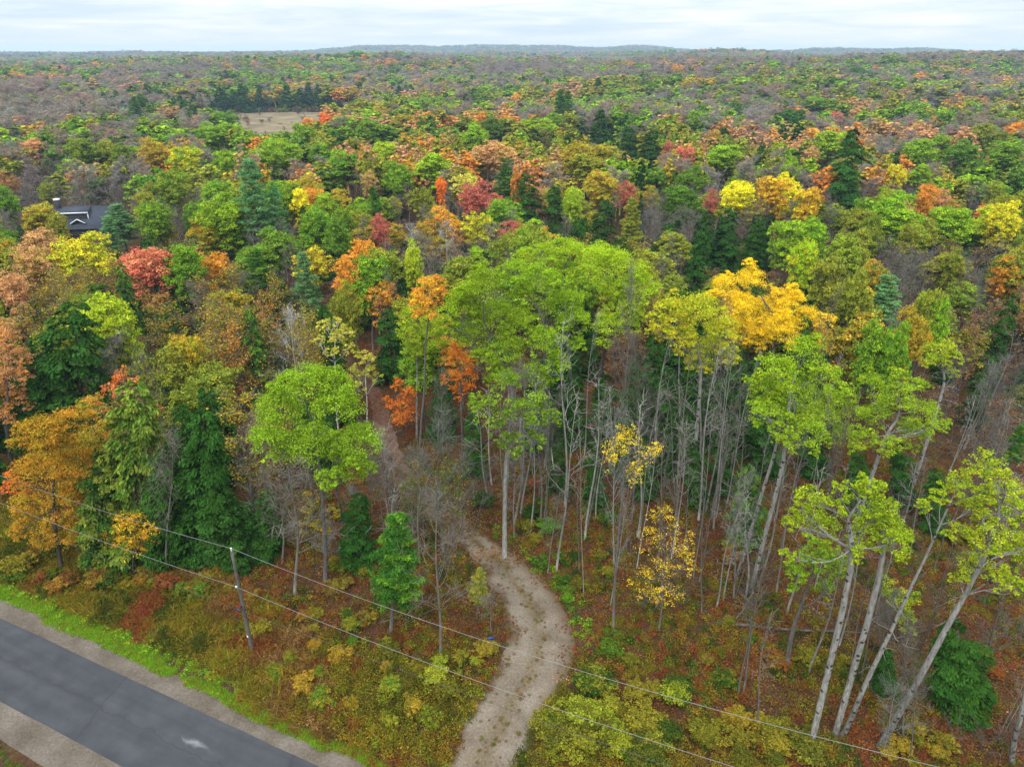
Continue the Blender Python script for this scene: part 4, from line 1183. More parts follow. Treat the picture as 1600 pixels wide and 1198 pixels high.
# ------------------------------------------------------------------ trees of the middle distance: crown centre, crown radius, kind, colour
MID = """225 172 22 pine dgreen;213 182 16 pine dgreen;265 185 20 broadleaf tan;235 217 24 broadleaf olive;351 192 20 broadleaf green;341 222 34 broadleaf lime;435 252 38 broadleaf lime;290 266 27 broadleaf lime;351 268 22 broadleaf lime
243 256 25 broadleaf oliveyellow;130 245 25 broadleaf olive;170 246 20 thin olive;200 252 20 broadleaf olive;482 203 12 broadleaf orange;508 195 12 broadleaf vivid;472 224 20 broadleaf lime;503 246 20 broadleaf green;527 220 18 broadleaf green;527 265 15 broadleaf lime
397 312 36 pine pine 26;432 337 21 pine pine 20;348 360 42 broadleaf lime;267 306 27 broadleaf green;341 312 28 broadleaf green;246 352 28 broadleaf green;188 346 29 pine palepine 13;172 364 18 pine palepine 11;66 350 26 broadleaf oliveyellow 15;96 368 17 broadleaf olive 14;10 325 22 broadleaf green
135 412 40 broadleaf yellow;62 400 33 broadleaf peach;290 360 20 bare twig;472 330 15 broadleaf gold;506 338 22 broadleaf lime;500 368 28 broadleaf green;530 378 20 broadleaf green;30 265 26 bareleaf mauve;72 262 22 bare mauve;100 272 18 bare mauve;55 240 20 thin peach;15 300 18 thin rust
662 170 21 broadleaf green;813 167 15 broadleaf orange;702 198 18 thin orange;729 125 13 broadleaf orange;755 126 11 broadleaf orange;776 126 11 broadleaf vivid;815 135 26 broadleaf oliveyellow;732 153 24 broadleaf midgreen;932 153 20 broadleaf midgreen;880 172 20 pine dgreen 24
591 218 28 broadleaf green;598 248 20 broadleaf yellowlime;632 204 21 broadleaf olive;773 211 30 broadleaf midgreen;840 208 26 broadleaf lime;864 198 18 broadleaf green;740 231 23 broadleaf lime;773 257 33 thin peach;850 226 20 bareleaf olive;888 244 12 spruce spruce;925 234 13 spruce spruce;911 204 17 hemlock hemlock
948 207 14 hemlock hemlock;965 204 11 spruce spruce;982 234 22 hemlock hemlock;1013 244 22 hemlock hemlock;1043 240 11 thin crimson;1063 251 13 thin red;543 268 22 broadleaf green;577 298 14 thin peach;621 288 24 broadleaf green;675 281 29 broadleaf lime;729 298 24 thin paleyellow;746 327 24 broadleaf crimson
689 306 11 thin vivid;658 326 22 thin olive;810 301 12 broadleaf orange;825 316 27 hemlock hemlock;790 281 21 pine dgreen;891 324 17 broadleaf yellowlime;918 264 43 broadleaf oliveyellow;935 298 28 broadleaf oliveyellow;867 335 24 hemlock hemlock;591 332 17 pine dgreen;540 358 20 broadleaf green;746 366 28 thin oliveyellow
650 388 20 bare paletwig;597 370 16 thin crimson;985 316 20 thin crimson;942 366 28 hemlock hemlock;1056 324 28 broadleaf green;1010 356 22 bare twig;700 385 20 bare paletwig;985 350 22 pine olive;560 300 16 bare twig;620 330 18 bare mauve
1354 127 25 broadleaf dgreen 26;1310 126 18 broadleaf lime;1276 133 17 broadleaf green;1151 163 32 broadleaf dgreen;1087 197 21 broadleaf green;1465 149 34 broadleaf olive;1546 143 26 thin peach;1408 102 14 broadleaf orange;1441 112 14 thin red;1499 122 15 broadleaf dgreen;1539 122 18 broadleaf yellow;1219 166 10 broadleaf orange
1279 166 26 broadleaf green;1239 190 28 broadleaf dgreen;1306 190 14 thin red;1337 187 16 thin peach;1301 210 13 broadleaf yellow;1384 193 9 spruce spruce;1391 218 12 bare paletwig;1462 197 24 thin peach;1587 217 20 broadleaf orange;1131 258 30 broadleaf lime;1073 254 12 thin red;1188 258 14 hemlock hemlock
1296 241 28 broadleaf lime;1323 285 36 hemlock hemlock 23;1232 278 16 broadleaf lime;1263 252 16 thin peach;1435 251 27 broadleaf lime;1470 243 22 broadleaf green;1540 227 29 broadleaf olive;1502 257 28 broadleaf green;1566 261 28 broadleaf green;1435 281 17 broadleaf lime;1397 284 15 broadleaf yellow;1438 325 17 broadleaf orange
1472 327 14 thin peach;1151 318 26 broadleaf gold;1205 316 28 broadleaf goldbrown;1226 308 21 broadleaf gold;1260 336 20 broadleaf goldbrown;1080 295 25 broadleaf green;1073 325 24 broadleaf midgreen;1110 325 12 thin crimson;1300 348 26 bare twig;1138 374 27 hemlock hemlock;1225 385 28 broadleaf lime;1265 380 28 broadleaf lime
1400 367 38 broadleaf lime;1488 360 32 broadleaf lime;1563 366 28 broadleaf yellow;1525 315 20 bare twig;1417 388 24 thin olive;1590 340 22 broadleaf olive;1360 380 20 broadleaf olive;57 430 30 thin peach;236 436 44 thin red;295 432 27 broadleaf green;405 438 30 pine brightpine 15;479 445 24 pine pine 15;455 412 20 bare mauve
179 530 42 broadleaf yellowlime;270 512 34 bareleaf oliveyellow;330 525 38 bareleaf oliveyellow;370 555 30 bareleaf ochre;300 570 30 thin oliveyellow;25 480 26 thin peach;236 590 30 bareleaf midgreen;575 447 33 broadleaf green;590 495 22 sapling twig;548 452 26 thin ochre;545 500 24 broadleaf olive;610 470 18 bare twig;648 435 15 broadleaf yellowlime;745 430 16 broadleaf lime
1296 458 28 broadleaf olive;1380 472 34 pine pine 15;1330 480 22 broadleaf olive;1410 540 26 broadleaf oliveyellow;1440 520 20 broadleaf olive;1355 570 28 broadleaf green;1395 580 20 broadleaf green;1458 520 20 broadleaf lime;1510 445 22 bare twig;1560 530 22 hemlock hemlock;1590 690 17 pine brightpine 7;1310 420 26 broadleaf olive;1520 540 26 bareleaf rust
1575 600 24 bare twig;1545 640 24 bare twig;1500 590 22 bare twig;1480 430 18 thin olive;1565 440 22 thin ochre;1250 420 22 broadleaf lime;1180 400 24 hemlock hemlock;1090 420 24 hemlock hemlock;1050 400 22 bare twig;1100 380 22 hemlock hemlock;1040 440 18 bare twig;1590 480 20 bareleaf rust;1530 480 18 bare twig;200 480 20 hemlock dgreen;420 500 24 bareleaf ochre;400 560 24 hemlock dgreen"""
DEFH = dict(broadleaf=17, thin=16, hemlock=16, spruce=15, pine=19, bare=15, bareleaf=15, sapling=14)
for row in MID.replace('\n', ';').split(';'):
    v = row.split()
    cx, cyy, rp, kind, col = float(v[0]), float(v[1]), float(v[2]), v[3], v[4]
    H = float(v[5]) if len(v) > 5 else DEFH[kind]
    zf = 0.55 if kind in ('hemlock', 'spruce') else 0.66
    zz = H * zf
    for _ in range(5):
        p = at_z(cx, cyy, zz)
        zz = H * zf + float(terr(p[0], p[1]))
    dz = float(depth(p))
    R_ = rp / FPX * dz
    RES.append((cx, cyy, rp, dz))
    Rmax = 7.2 if kind in ('broadleaf', 'thin', 'bareleaf', 'bare') else 6.5
    if R_ > 5.2: H *= 1.12
    bk = {'paletwig': (0.33, 0.325, 0.31), 'mauve': (0.13, 0.108, 0.105), 'twig': (0.115, 0.108, 0.1)}.get(col, 'grey')
    if R_ <= Rmax:
        place(kind, p[0], p[1], H * (0.95 + .1 * rng.random()), R_, col, bk)
    else:
        n = int(min(7, math.ceil((R_ / Rmax) ** 2 * 1.5)))
        r1 = R_ / math.sqrt(n) * 1.12
        for q in range(n):
            a = 6.283 * q / n + rng.random() * .5
            rr = (R_ - r1 * .8) if n > 1 and q > 0 or n < 4 else 0
            place(kind, p[0] + math.cos(a) * rr, p[1] + math.sin(a) * rr * 1.15, H * (0.9 + .14 * rng.random()), r1 * (.9 + .2 * rng.random()), col, bk)

# keep sight lines open to the track, the house and the marsh
for px, py, r in [(597, 650, 20), (605, 690, 22), (615, 730, 24), (640, 765, 26), (590, 625, 14), (125, 340, 26), (95, 322, 12), (150, 345, 20), (115, 360, 18)]:
    RES.append((px, py, r, 9999.0 if r != 26 else 400.0))
for px, py, r in [(365, 192, 20), (500, 196, 14), (430, 207, 20), (470, 200, 18), (400, 195, 22), (440, 192, 24), (480, 182, 18), (420, 205, 20), (380, 185, 16), (450, 180, 22), (410, 180, 20)]:
    RES.append((px, py, r, 640.0))

# ------------------------------------------------------------------ the wood between them
for px, py, r in [(800, 480, 90), (900, 470, 90), (850, 440, 80), (960, 450, 70)]:
    RES.append((px, py, r, 112.0))
RES_A = np.array(RES)


def zone_mix(px, py, x, y):
    n = float(fbm(x / 44 + 3, y / 60, 31))
    n2 = float(fbm(x / 60 + 8, y / 60 + 5, 37))
    W = [('broadleaf', 'lime', .17), ('broadleaf', 'green', .19), ('broadleaf', 'olive', .15), ('broadleaf', 'oliveyellow', .06), ('thin', 'orange', .01), ('thin', 'peach', .03), ('bare', 'twig', .2), ('bareleaf', 'oliveyellow', .07),
         ('hemlock', 'hemlock', .12), ('pine', 'pine', .03), ('thin', 'olive', .06)]
    if px > 1360 and py > 390:
        W = [('bare', 'twig', .30), ('bareleaf', 'rust', .08), ('thin', 'olive', .2), ('hemlock', 'dgreen', .12), ('thin', 'ochre', .07), ('broadleaf', 'olive', .15), ('bare', 'mauve', .08)]
    elif 830 < px < 1180 and py > 490:
        W = [('hemlock', 'hemlock', .5), ('bare', 'twig', .4), ('spruce', 'spruce', .1)]
    elif 860 < px < 1380 and py > 190:
        W = [('hemlock', 'hemlock', .42), ('bare', 'twig', .16), ('broadleaf', 'olive', .12), ('broadleaf', 'green', .1), ('thin', 'olive', .08), ('bareleaf', 'oliveyellow', .05), ('spruce', 'spruce', .07)]
    elif px < 330 and py < 330:
        W = [('bare', 'mauve', .5), ('bareleaf', 'peach', .12), ('thin', 'olive', .18), ('broadleaf', 'olive', .08), ('hemlock', 'hemlock', .06)]
    elif px < 560 and py > 420:
        W = [('hemlock', 'hemlock', .34), ('bareleaf', 'oliveyellow', .18), ('thin', 'olive', .14), ('bare', 'twig', .16), ('thin', 'ochre', .08), ('broadleaf', 'olive', .1)]
    elif px < 860 and py > 300:
        W = [('bare', 'twig', .24), ('thin', 'oliveyellow', .16), ('hemlock', 'hemlock', .14), ('broadleaf', 'olive', .17), ('broadleaf', 'green', .18), ('thin', 'ochre', .05), ('bareleaf', 'olive', .08), ('thin', 'crimson', .015)]
    w = np.array([q[2] for q in W]) ** 1.0
    # neighbouring trees tend to be alike
    k = np.arange(len(W))
    w = w * np.exp(1.7 * np.cos(k * 2.4 + n * 20)) * np.exp(0.6 * np.cos(k * 1.7 + n2 * 15))
    w /= w.sum()
    c = W[int(rng.choice(len(W), p=w))]
    return c[0], c[1]


FRONT_PX = np.array([[-400, 800], [0, 800], [200, 790], [420, 800], [560, 780], [690, 700], [760, 650], [900, 620], [1100, 640], [1300, 690], [1400, 700], [1600, 720], [2000, 760]], float)
grown = [(i_['x'], i_['y'], i_['R']) for i_ in ITEMS]
GX = np.array([q[0] for q in grown]); GY = np.array([q[1] for q in grown]); GR = np.array([q[2] for q in grown])
IND_MAX = 205.0
cand = []
sp_ = 4.6
for yy in np.arange(55, IND_MAX, sp_ * .9):
    for xx in np.arange(-0.80 * yy - 8, 0.80 * yy + 8, sp_):
        cand.append((xx + rng.normal() * 1.5, yy + rng.normal() * 1.5))
HOUSE = at_z(122, 338, 6.5)
MAXK = dict(broadleaf=295, thin=290, hemlock=290, bare=290, bareleaf=200, pine=200, spruce=200)
COUNT = {}
for it in ITEMS: COUNT[it['kind']] = COUNT.get(it['kind'], 0) + 1
for x, y in cand:
    fx, fy, _ = project(np.array([x, y, 0.0]))
    if fy > np.interp(fx, FRONT_PX[:, 0], FRONT_PX[:, 1]): continue
    if drive_dist(x, y) < 2.2: continue
    if math.hypot(x - HOUSE[0], y - HOUSE[1]) < 13: continue
    if y < HOUSE[1] and 60 < fx < 190 and project(np.array([x, y, 15.0]))[1] < 385 and fy > 330: continue
    zc0 = 10.0
    qx, qy, dz = project(np.array([x, y, zc0]))
    kind, col = zone_mix(qx, qy, x, y)
    if kind == 'bare' and y < 125 and rng.random() < .5: kind, col = ('hemlock', 'hemlock') if rng.random() < .5 else ('broadleaf', 'olive')
    H = DEFH[kind] * (0.72 + 0.34 * rng.random())
    R_ = dict(broadleaf=3.3, thin=2.9, hemlock=2.9, spruce=1.8, pine=2.9, bare=2.8, bareleaf=3.0)[kind] * (0.9 + 0.45 * rng.random())
    dd = np.hypot(GX - x, GY - y)
    if np.any(dd < 0.37 * (np.minimum(GR, 4.5) + R_)): continue
    qx, qy, dz = project(np.array([x, y, H * .66])); rp = R_ / dz * FPX
    tx, ty, _ = project(np.array([x, y, H]))
    hid = (RES_A[:, 3] > dz + 1.5)
    lapp = np.hypot(RES_A[:, 0] - qx, RES_A[:, 1] - qy) < 0.72 * rp + 0.8 * RES_A[:, 2]
    lapt = (np.abs(RES_A[:, 0] - tx) < RES_A[:, 2] * .8 + rp * .3) & (RES_A[:, 1] + RES_A[:, 2] * .6 > ty) & (RES_A[:, 1] < fy)
    if kind in ('bare', 'bareleaf'):
        bad = hid & (np.hypot(RES_A[:, 0] - qx, RES_A[:, 1] - qy) < 0.3 * rp + 0.7 * RES_A[:, 2])
    else:
        bad = hid & (lapp | lapt)
    if np.any(bad):
        # try a lower understorey tree instead
        kind = 'hemlock' if rng.random() < 0.5 else 'bareleaf'
        col = 'hemlock' if kind == 'hemlock' else ('olive' if rng.random() < .6 else 'rust')
        H = 5.5 + 3 * rng.random(); R_ = 1.9 + .8 * rng.random()
        qx, qy, dz = project(np.array([x, y, H * .6])); rp = R_ / dz * FPX
        bad = hid & (np.hypot(RES_A[:, 0] - qx, RES_A[:, 1] - qy) < 0.55 * rp + 0.55 * RES_A[:, 2])
        if np.any(bad): continue
    if COUNT.get(kind, 0) >= MAXK[kind]: continue
    COUNT[kind] = COUNT.get(kind, 0) + 1
    place(kind, x, y, H, R_, col, 'dark' if kind in ('hemlock', 'spruce') else (.145, .128, .108) if kind == 'bare' else 'grey', jit=.07)
    GX = np.append(GX, x); GY = np.append(GY, y); GR = np.append(GR, R_)
print('COUNT', COUNT, len(ITEMS))

# ------------------------------------------------------------------ scattered masses (geometry nodes: many copies inside ONE object of kind stuff)


def scatter(name, protos, pts, rotz, scl, tintc, acc, pick, mats):
    """protos: list of (V, Q, var, material index per face)"""
    V, Q, va, mi, pid = [], [], [], [], []
    n0 = 0
    for k, (v, q, a, m) in enumerate(protos):
        V.append(v); Q.append(q + n0); va.append(a); mi.append(np.full(len(q), m) if np.isscalar(m) else m); pid.append(np.full(len(v), k)); n0 += len(v)
    npnt = len(pts)
    V.append(pts); pid.append(np.full(npnt, -1))
    Vc = np.concatenate(V)
    me = mesh_np(name, Vc, np.concatenate(Q), mats, np.concatenate(mi), np.concatenate(va))

    def at(nm, typ, arr, key):
        a_ = me.attributes.new(nm, typ, 'POINT')
        a_.data.foreach_set(key, np.ascontiguousarray(arr).ravel())
    full = lambda arr, w: np.concatenate([np.zeros((n0, w)), np.asarray(arr, float).reshape(npnt, w)]).astype(np.float32)
    at('proto_id', 'INT', np.concatenate(pid).astype(np.int32), 'value')
    at('pick', 'INT', np.concatenate([np.full(n0, -2), pick]).astype(np.int32), 'value')
    at('turn', 'FLOAT_VECTOR', full(np.stack([np.zeros(npnt), np.zeros(npnt), rotz], 1), 3), 'vector')
    at('size', 'FLOAT_VECTOR', full(scl, 3), 'vector')
    at('tint', 'FLOAT_COLOR', np.concatenate([full(tintc, 3), np.ones((n0 + npnt, 1), np.float32)], 1), 'color')
    at('tint_accent', 'FLOAT_COLOR', np.concatenate([full(acc, 3), np.ones((n0 + npnt, 1), np.float32)], 1), 'color')
    o = obj(name, me)
    ng = bpy.data.node_groups.new(name, 'GeometryNodeTree')
    ng.interface.new_socket('Geometry', in_out='INPUT', socket_type='NodeSocketGeometry')
    ng.interface.new_socket('Geometry', in_out='OUTPUT', socket_type='NodeSocketGeometry')
    gi = ng.nodes.new('NodeGroupInput'); go = ng.nodes.new('NodeGroupOutput')
    jn = ng.nodes.new('GeometryNodeJoinGeometry')

    def named(nm, typ):
        n = ng.nodes.new('GeometryNodeInputNamedAttribute'); n.data_type = typ; n.inputs[0].default_value = nm
        return n.outputs[0]
    pid_s, pick_s, turn_s, size_s = named('proto_id', 'INT'), named('pick', 'INT'), named('turn', 'FLOAT_VECTOR'), named('size', 'FLOAT_VECTOR')

    def eq(s, k):
        c = ng.nodes.new('FunctionNodeCompare'); c.data_type = 'INT'; c.operation = 'EQUAL'
        ng.links.new(s, c.inputs[2]); c.inputs[3].default_value = k
        return c.outputs[0]
    m2p = ng.nodes.new('GeometryNodeMeshToPoints')
    ng.links.new(gi.outputs[0], m2p.inputs[0]); ng.links.new(eq(pid_s, -1), m2p.inputs['Selection'])
    e2r = ng.nodes.new('FunctionNodeEulerToRotation'); ng.links.new(turn_s, e2r.inputs[0])
    for k in range(len(protos)):
        se = ng.nodes.new('GeometryNodeSeparateGeometry'); se.domain = 'POINT'
        ng.links.new(gi.outputs[0], se.inputs[0]); ng.links.new(eq(pid_s, k), se.inputs[1])
        iop = ng.nodes.new('GeometryNodeInstanceOnPoints')
        ng.links.new(m2p.outputs[0], iop.inputs['Points']); ng.links.new(eq(pick_s, k), iop.inputs['Selection'])
        ng.links.new(se.outputs[0], iop.inputs['Instance']); ng.links.new(e2r.outputs[0], iop.inputs['Rotation']); ng.links.new(size_s, iop.inputs['Scale'])
        ng.links.new(iop.outputs[0], jn.inputs[0])
    ng.links.new(jn.outputs[0], go.inputs[0])
    md = o.modifiers.new('scatter', 'NODES'); md.node_group = ng
    o['kind'] = 'stuff'
    return o


def far_proto(kind, seed):
    """leaner trees for the far wood: trunk first (bark), then crown"""
    if kind == 'broadleaf': tr, cr = broadleaf(seed, 16, 3.6, 14, 1500, 0.42, 0.2); R0, H0 = 3.6, 16
    elif kind == 'thin': tr, cr = broadleaf(seed, 16, 3.4, 12, 900, 0.40, 0.2); R0, H0 = 3.4, 16
    elif kind == 'hemlock': tr, cr = hemlock(seed, 16, 3.0, 0.42, 0.06, 0.10, 0.25, 0.7); R0, H0 = 3.0, 16
    else: tr, cr = bare(seed, 15, 3.0, 420, 0.2, 0.13, 0, tw=3.2); R0, H0 = 3.0, 15
    V, Q, va = tr.arrays(); mi = np.full(len(Q), 1 if kind != 'bare' else 0)
    if cr.n:
        V2, Q2, va2 = cr.arrays()
        Q = np.concatenate([Q, Q2 + len(V)]); V = np.concatenate([V, V2]); va = np.concatenate([va, va2]); mi = np.concatenate([mi, np.zeros(len(Q2), int)])
    return V / np.array([R0, R0, H0]), Q, va, mi


FK = ['broadleaf'] * 4 + ['thin'] * 2 + ['hemlock'] * 2 + ['bare'] * 3
fprotos = [far_proto(k, 600 + i_) for i_, k in enumerate(FK)]
pick_of = {k: [i_ for i_, q in enumerate(FK) if q == k] for k in set(FK)}
fp, fs, ft, fa, fk = [], [], [], [], []
for d0, d1, spc, sc_ in [(120, 330, 6.0, 1.15), (330, 650, 9.2, 1.85), (650, 1300, 13.5, 2.7), (1300, 2600, 20, 3.6), (2600, 6200, 36, 4.8)]:
    ys = np.arange(d0 * .75, d1, spc * .95)
    for yy in ys:
        xs = np.arange(-0.80 * yy - 30, 0.80 * yy + 30, spc)
        x = xs + rng.normal(size=len(xs)) * spc * .28; y = yy + rng.normal(size=len(xs)) * spc * .28
        d = np.hypot(x, y)
        ok = (d >= d0) & (d < d1) & ~in_poly(x, y, MARSH)
        if d1 < 700: ok &= (y > IND_MAX)
        x, y = x[ok], y[ok]
        if len(x) == 0: continue
        if d1 < 700:
            near = np.array([np.min(np.hypot(GX - a, GY - b)) for a, b in zip(x, y)]) > 4.6 if y.min() < 900 else np.ones(len(x), bool)
            x, y = x[near], y[near]
            if len(x) == 0: continue
        z = terr(x, y)
        H = 15.5 * (0.8 + .4 * rng.random(len(x))) * {1.15: 1.0, 1.85: 1.2, 2.7: 1.4, 3.6: 1.45, 4.8: 1.3}[sc_]
        qx, qy, dz = project(np.stack([x, y, z + H * .7], 1))
        if d1 < 700:
            keep = np.ones(len(x), bool)
            for q in range(len(x)):
                rp = 3.3 / dz[q] * FPX
                hid = RES_A[:, 3] > dz[q] + 2
                keep[q] = not np.any(hid & (np.hypot(RES_A[:, 0] - qx[q], RES_A[:, 1] - qy[q]) < 0.5 * rp + 0.75 * RES_A[:, 2]))
            x, y, z, H, qx, qy, dz = (v_[keep] for v_ in (x, y, z, H, qx, qy, dz))
        fpx, fs_, = np.stack([x, y, z - .1], 1), None
        n1, n2, n3, n4 = fbm(x / 55, y / 55, 41), fbm(x / 140 + 4, y / 140, 42), fbm(x / 38, y / 38 + 9, 43), fbm(x / 200 + 7, y / 260 + 3, 44)
        for q in range(len(x)):
            left = qx[q] < 340 and qy[q] < 330
            mauve = (560 < qx[q] < 1480 and 84 < qy[q] < 124)
            wb = .30 + 1.7 * (n2[q] - .5) + (.30 if mauve else 0) + (.18 if left else 0)
            wc = .07 + 1.1 * (n4[q] - .5) + (.25 if 880 < qx[q] < 1350 and 190 < qy[q] < 330 else 0) - (.1 if mauve else 0)
            if dz[q] > 1600: wc += .06
            rr = rng.random()
            if in_poly(x[q], y[q] - 28, MARSH) and y[q] > 600: wc, wb = .8, .05
            if rr < max(.04, wb):
                kind = 'bare'; c = 'mauve' if rng.random() < .6 else 'twig'
            elif rr < max(.04, wb) + max(.03, wc):
                kind = 'hemlock'; c = 'hemlock' if rng.random() < .75 else 'dgreen'
            else:
                v_ = n1[q] + .075 * rng.normal() + (n3[q] - .5) * .4
                if v_ < .30: kind, c = 'thin', ('peach' if rng.random() < .7 else 'orange')
                elif v_ < .36: kind, c = 'thin', ('tan' if rng.random() < .5 else 'oliveyellow')
                elif v_ < .50: kind, c = 'broadleaf', 'olive'
                elif v_ < .62: kind, c = 'broadleaf', ('green' if rng.random() < .5 else 'midgreen')
                elif v_ < .76: kind, c = 'broadleaf', ('lime' if rng.random() < .45 else 'green')
                else: kind, c = 'thin', ('oliveyellow' if rng.random() < .55 else 'peach' if rng.random() < .5 else 'orange')
            pl = pick_of[kind]
            fk.append(pl[int(rng.integers(len(pl)))])
            rr_ = dict(broadleaf=3.9, thin=3.6, hemlock=3.2, bare=3.6)[kind] * (.8 + .45 * rng.random()) * sc_
            fs.append((rr_, rr_, H[q] * (1.0 if sc_ < 2 else 1.0)))
            cc = tint(c, .08) * (1.0 if kind != 'bare' else 1.05)
            cc = cc * (1.25 if kind != 'bare' else 1.0); ft.append(cc); fa.append(tint(ACCENT[c], .08) if kind != 'bare' else cc)
        fp.append(fpx)
mx, my = [], []
for q in range(900):
    i0 = int(rng.integers(len(ringP))); p = ringP[i0]
    v = (mc - p) / np.linalg.norm(mc - p)
    off = rng.random() ** 2 * 16 - 9 if rng.random() < .93 else rng.random() * 60
    mx.append(p[0] + v[0] * off + rng.normal() * 3); my.append(p[1] + v[1] * off + rng.normal() * 6)
mx, my = np.array(mx), np.array(my)
fp.append(np.stack([mx, my, terr(mx, my) + 1.0], 1))
for q in range(len(mx)):
    kind = 'bare' if rng.random() < .7 else 'thin'
    pl = pick_of[kind]; fk.append(pl[int(rng.integers(len(pl)))])
    h_ = 1.5 + 3.5 * rng.random(); fs.append((h_ * .5, h_ * .5, h_))
    cc = tint(['twig', 'mauve', 'tan', 'rust'][int(rng.integers(4))], .06) * .75
    ft.append(cc); fa.append(cc)
fp = np.concatenate(fp)
print('far trees', len(fp))
scatter('distant_forest', fprotos, fp, rng.random(len(fp)) * 6.28, fs, ft, fa, np.array(fk), [M_LEAF, M_BARK])

# ------------------------------------------------------------------ the air: one closed box of thin haze round everything
HZ_TOP = float(max(fp[:, 2].max() + 26, CAM_H + 8, gz.max() + 5))
m = MB(); m.box((-9300, -9300, float(gz.min()) - 1.0), (9300, 9300, HZ_TOP))
hm, ht = new_mat('haze')
pv = N(ht, 'ShaderNodeVolumePrincipled', ins={'Density': 0.00012, 'Anisotropy': 0.1})
pv.inputs['Color'].default_value = (0.58, 0.78, 1.0, 1)
ho_ = N(ht, 'ShaderNodeOutputMaterial'); L(ht, pv.outputs[0], ho_.inputs['Volume'])
tag(obj('haze', m.mesh('haze', [hm])), kind='stuff')

# ------------------------------------------------------------------ ground plants and fallen leaves
def blade_proto(seed, n=26, h=0.55, r=0.22):
    g = np.random.default_rng(seed); mb = MB()
    a = g.random(n) * 6.28; rr = r * np.sqrt(g.random(n))
    hh = h * (0.45 + .6 * g.random(n))
    C = np.stack([np.cos(a) * rr * 1.4, np.sin(a) * rr * 1.4, hh * .5], 1)
    T = np.stack([np.cos(a) * .5, np.sin(a) * .5, np.ones(n)], 1) + g.normal(size=(n, 3)) * .25
    var = np.stack([np.clip(.5 + .2 * g.normal(size=n), 0, 1), g.random(n), g.random(n)], 1)
    mb.leaves(C, g.normal(size=(n, 3)) + np.array([0, 0, .4]), hh * .5, 0.035, var, g, T)
    return (*mb.arrays(), 0)


def weed_proto(seed, n=80, h=0.6, r=0.38, size=.05):
    g = np.random.default_rng(seed); mb = MB()
    u = g.normal(size=(n, 3)); u[:, 2] = np.abs(u[:, 2]); u /= np.linalg.norm(u, axis=1, keepdims=True)
    rr = (0.35 + .65 * g.random(n))[:, None]
    C = u * rr * np.array([r, r, h])
    C[:, 2] += .04
    var = np.stack([np.clip(.5 + .22 * g.normal(size=n), 0, 1), np.clip(.5 + .3 * g.normal(size=n), 0, 1), g.random(n)], 1)
    mb.leaves(C, u * .5 + np.array([0, 0, .5]) + g.normal(size=(n, 3)) * .5, size, .6, var, g)
    return (*mb.arrays(), 0)


def litter_proto(seed, n=70, r=1.3):
    g = np.random.default_rng(seed); mb = MB()
    a = g.random(n) * 6.28; rr = r * np.sqrt(g.random(n))
    C = np.stack([np.cos(a) * rr, np.sin(a) * rr, 0.03 + .05 * g.random(n)], 1)
    var = np.stack([np.clip(.5 + .17 * g.normal(size=n), 0, 1), g.random(n) * .7, g.random(n)], 1)
    mb.leaves(C, np.array([0, 0, 1]) + g.normal(size=(n, 3)) * .35, .085, .7, var, g)
    return (*mb.arrays(), 0)


wprotos = [blade_proto(1, 90), blade_proto(2, 100, .7, .34), weed_proto(3), weed_proto(4, 90, .8, .42), weed_proto(5, 70, .26, .36, .045), blade_proto(6, 80, .85, .38)]
PALG = dict(limegrass=(130, 174, 40), olive=(128, 122, 38), mustard=(154, 130, 42), brown=(122, 92, 50), tan=(168, 126, 80), dgreen=(54, 82, 28), green=(88, 120, 36), rust=(140, 82, 44), red=(150, 72, 52), yellowgreen=(140, 146, 42), dolive=(92, 92, 32))


def g_tint(c, j=.08):
    return np.clip(lin(PALG[c]) / K * (1 + j * rng.normal(size=3) * .6) * (1 + j * rng.normal()), .003, .85)


wp, wt, wa, wk, ws = [], [], [], [], []
n_try = 42000
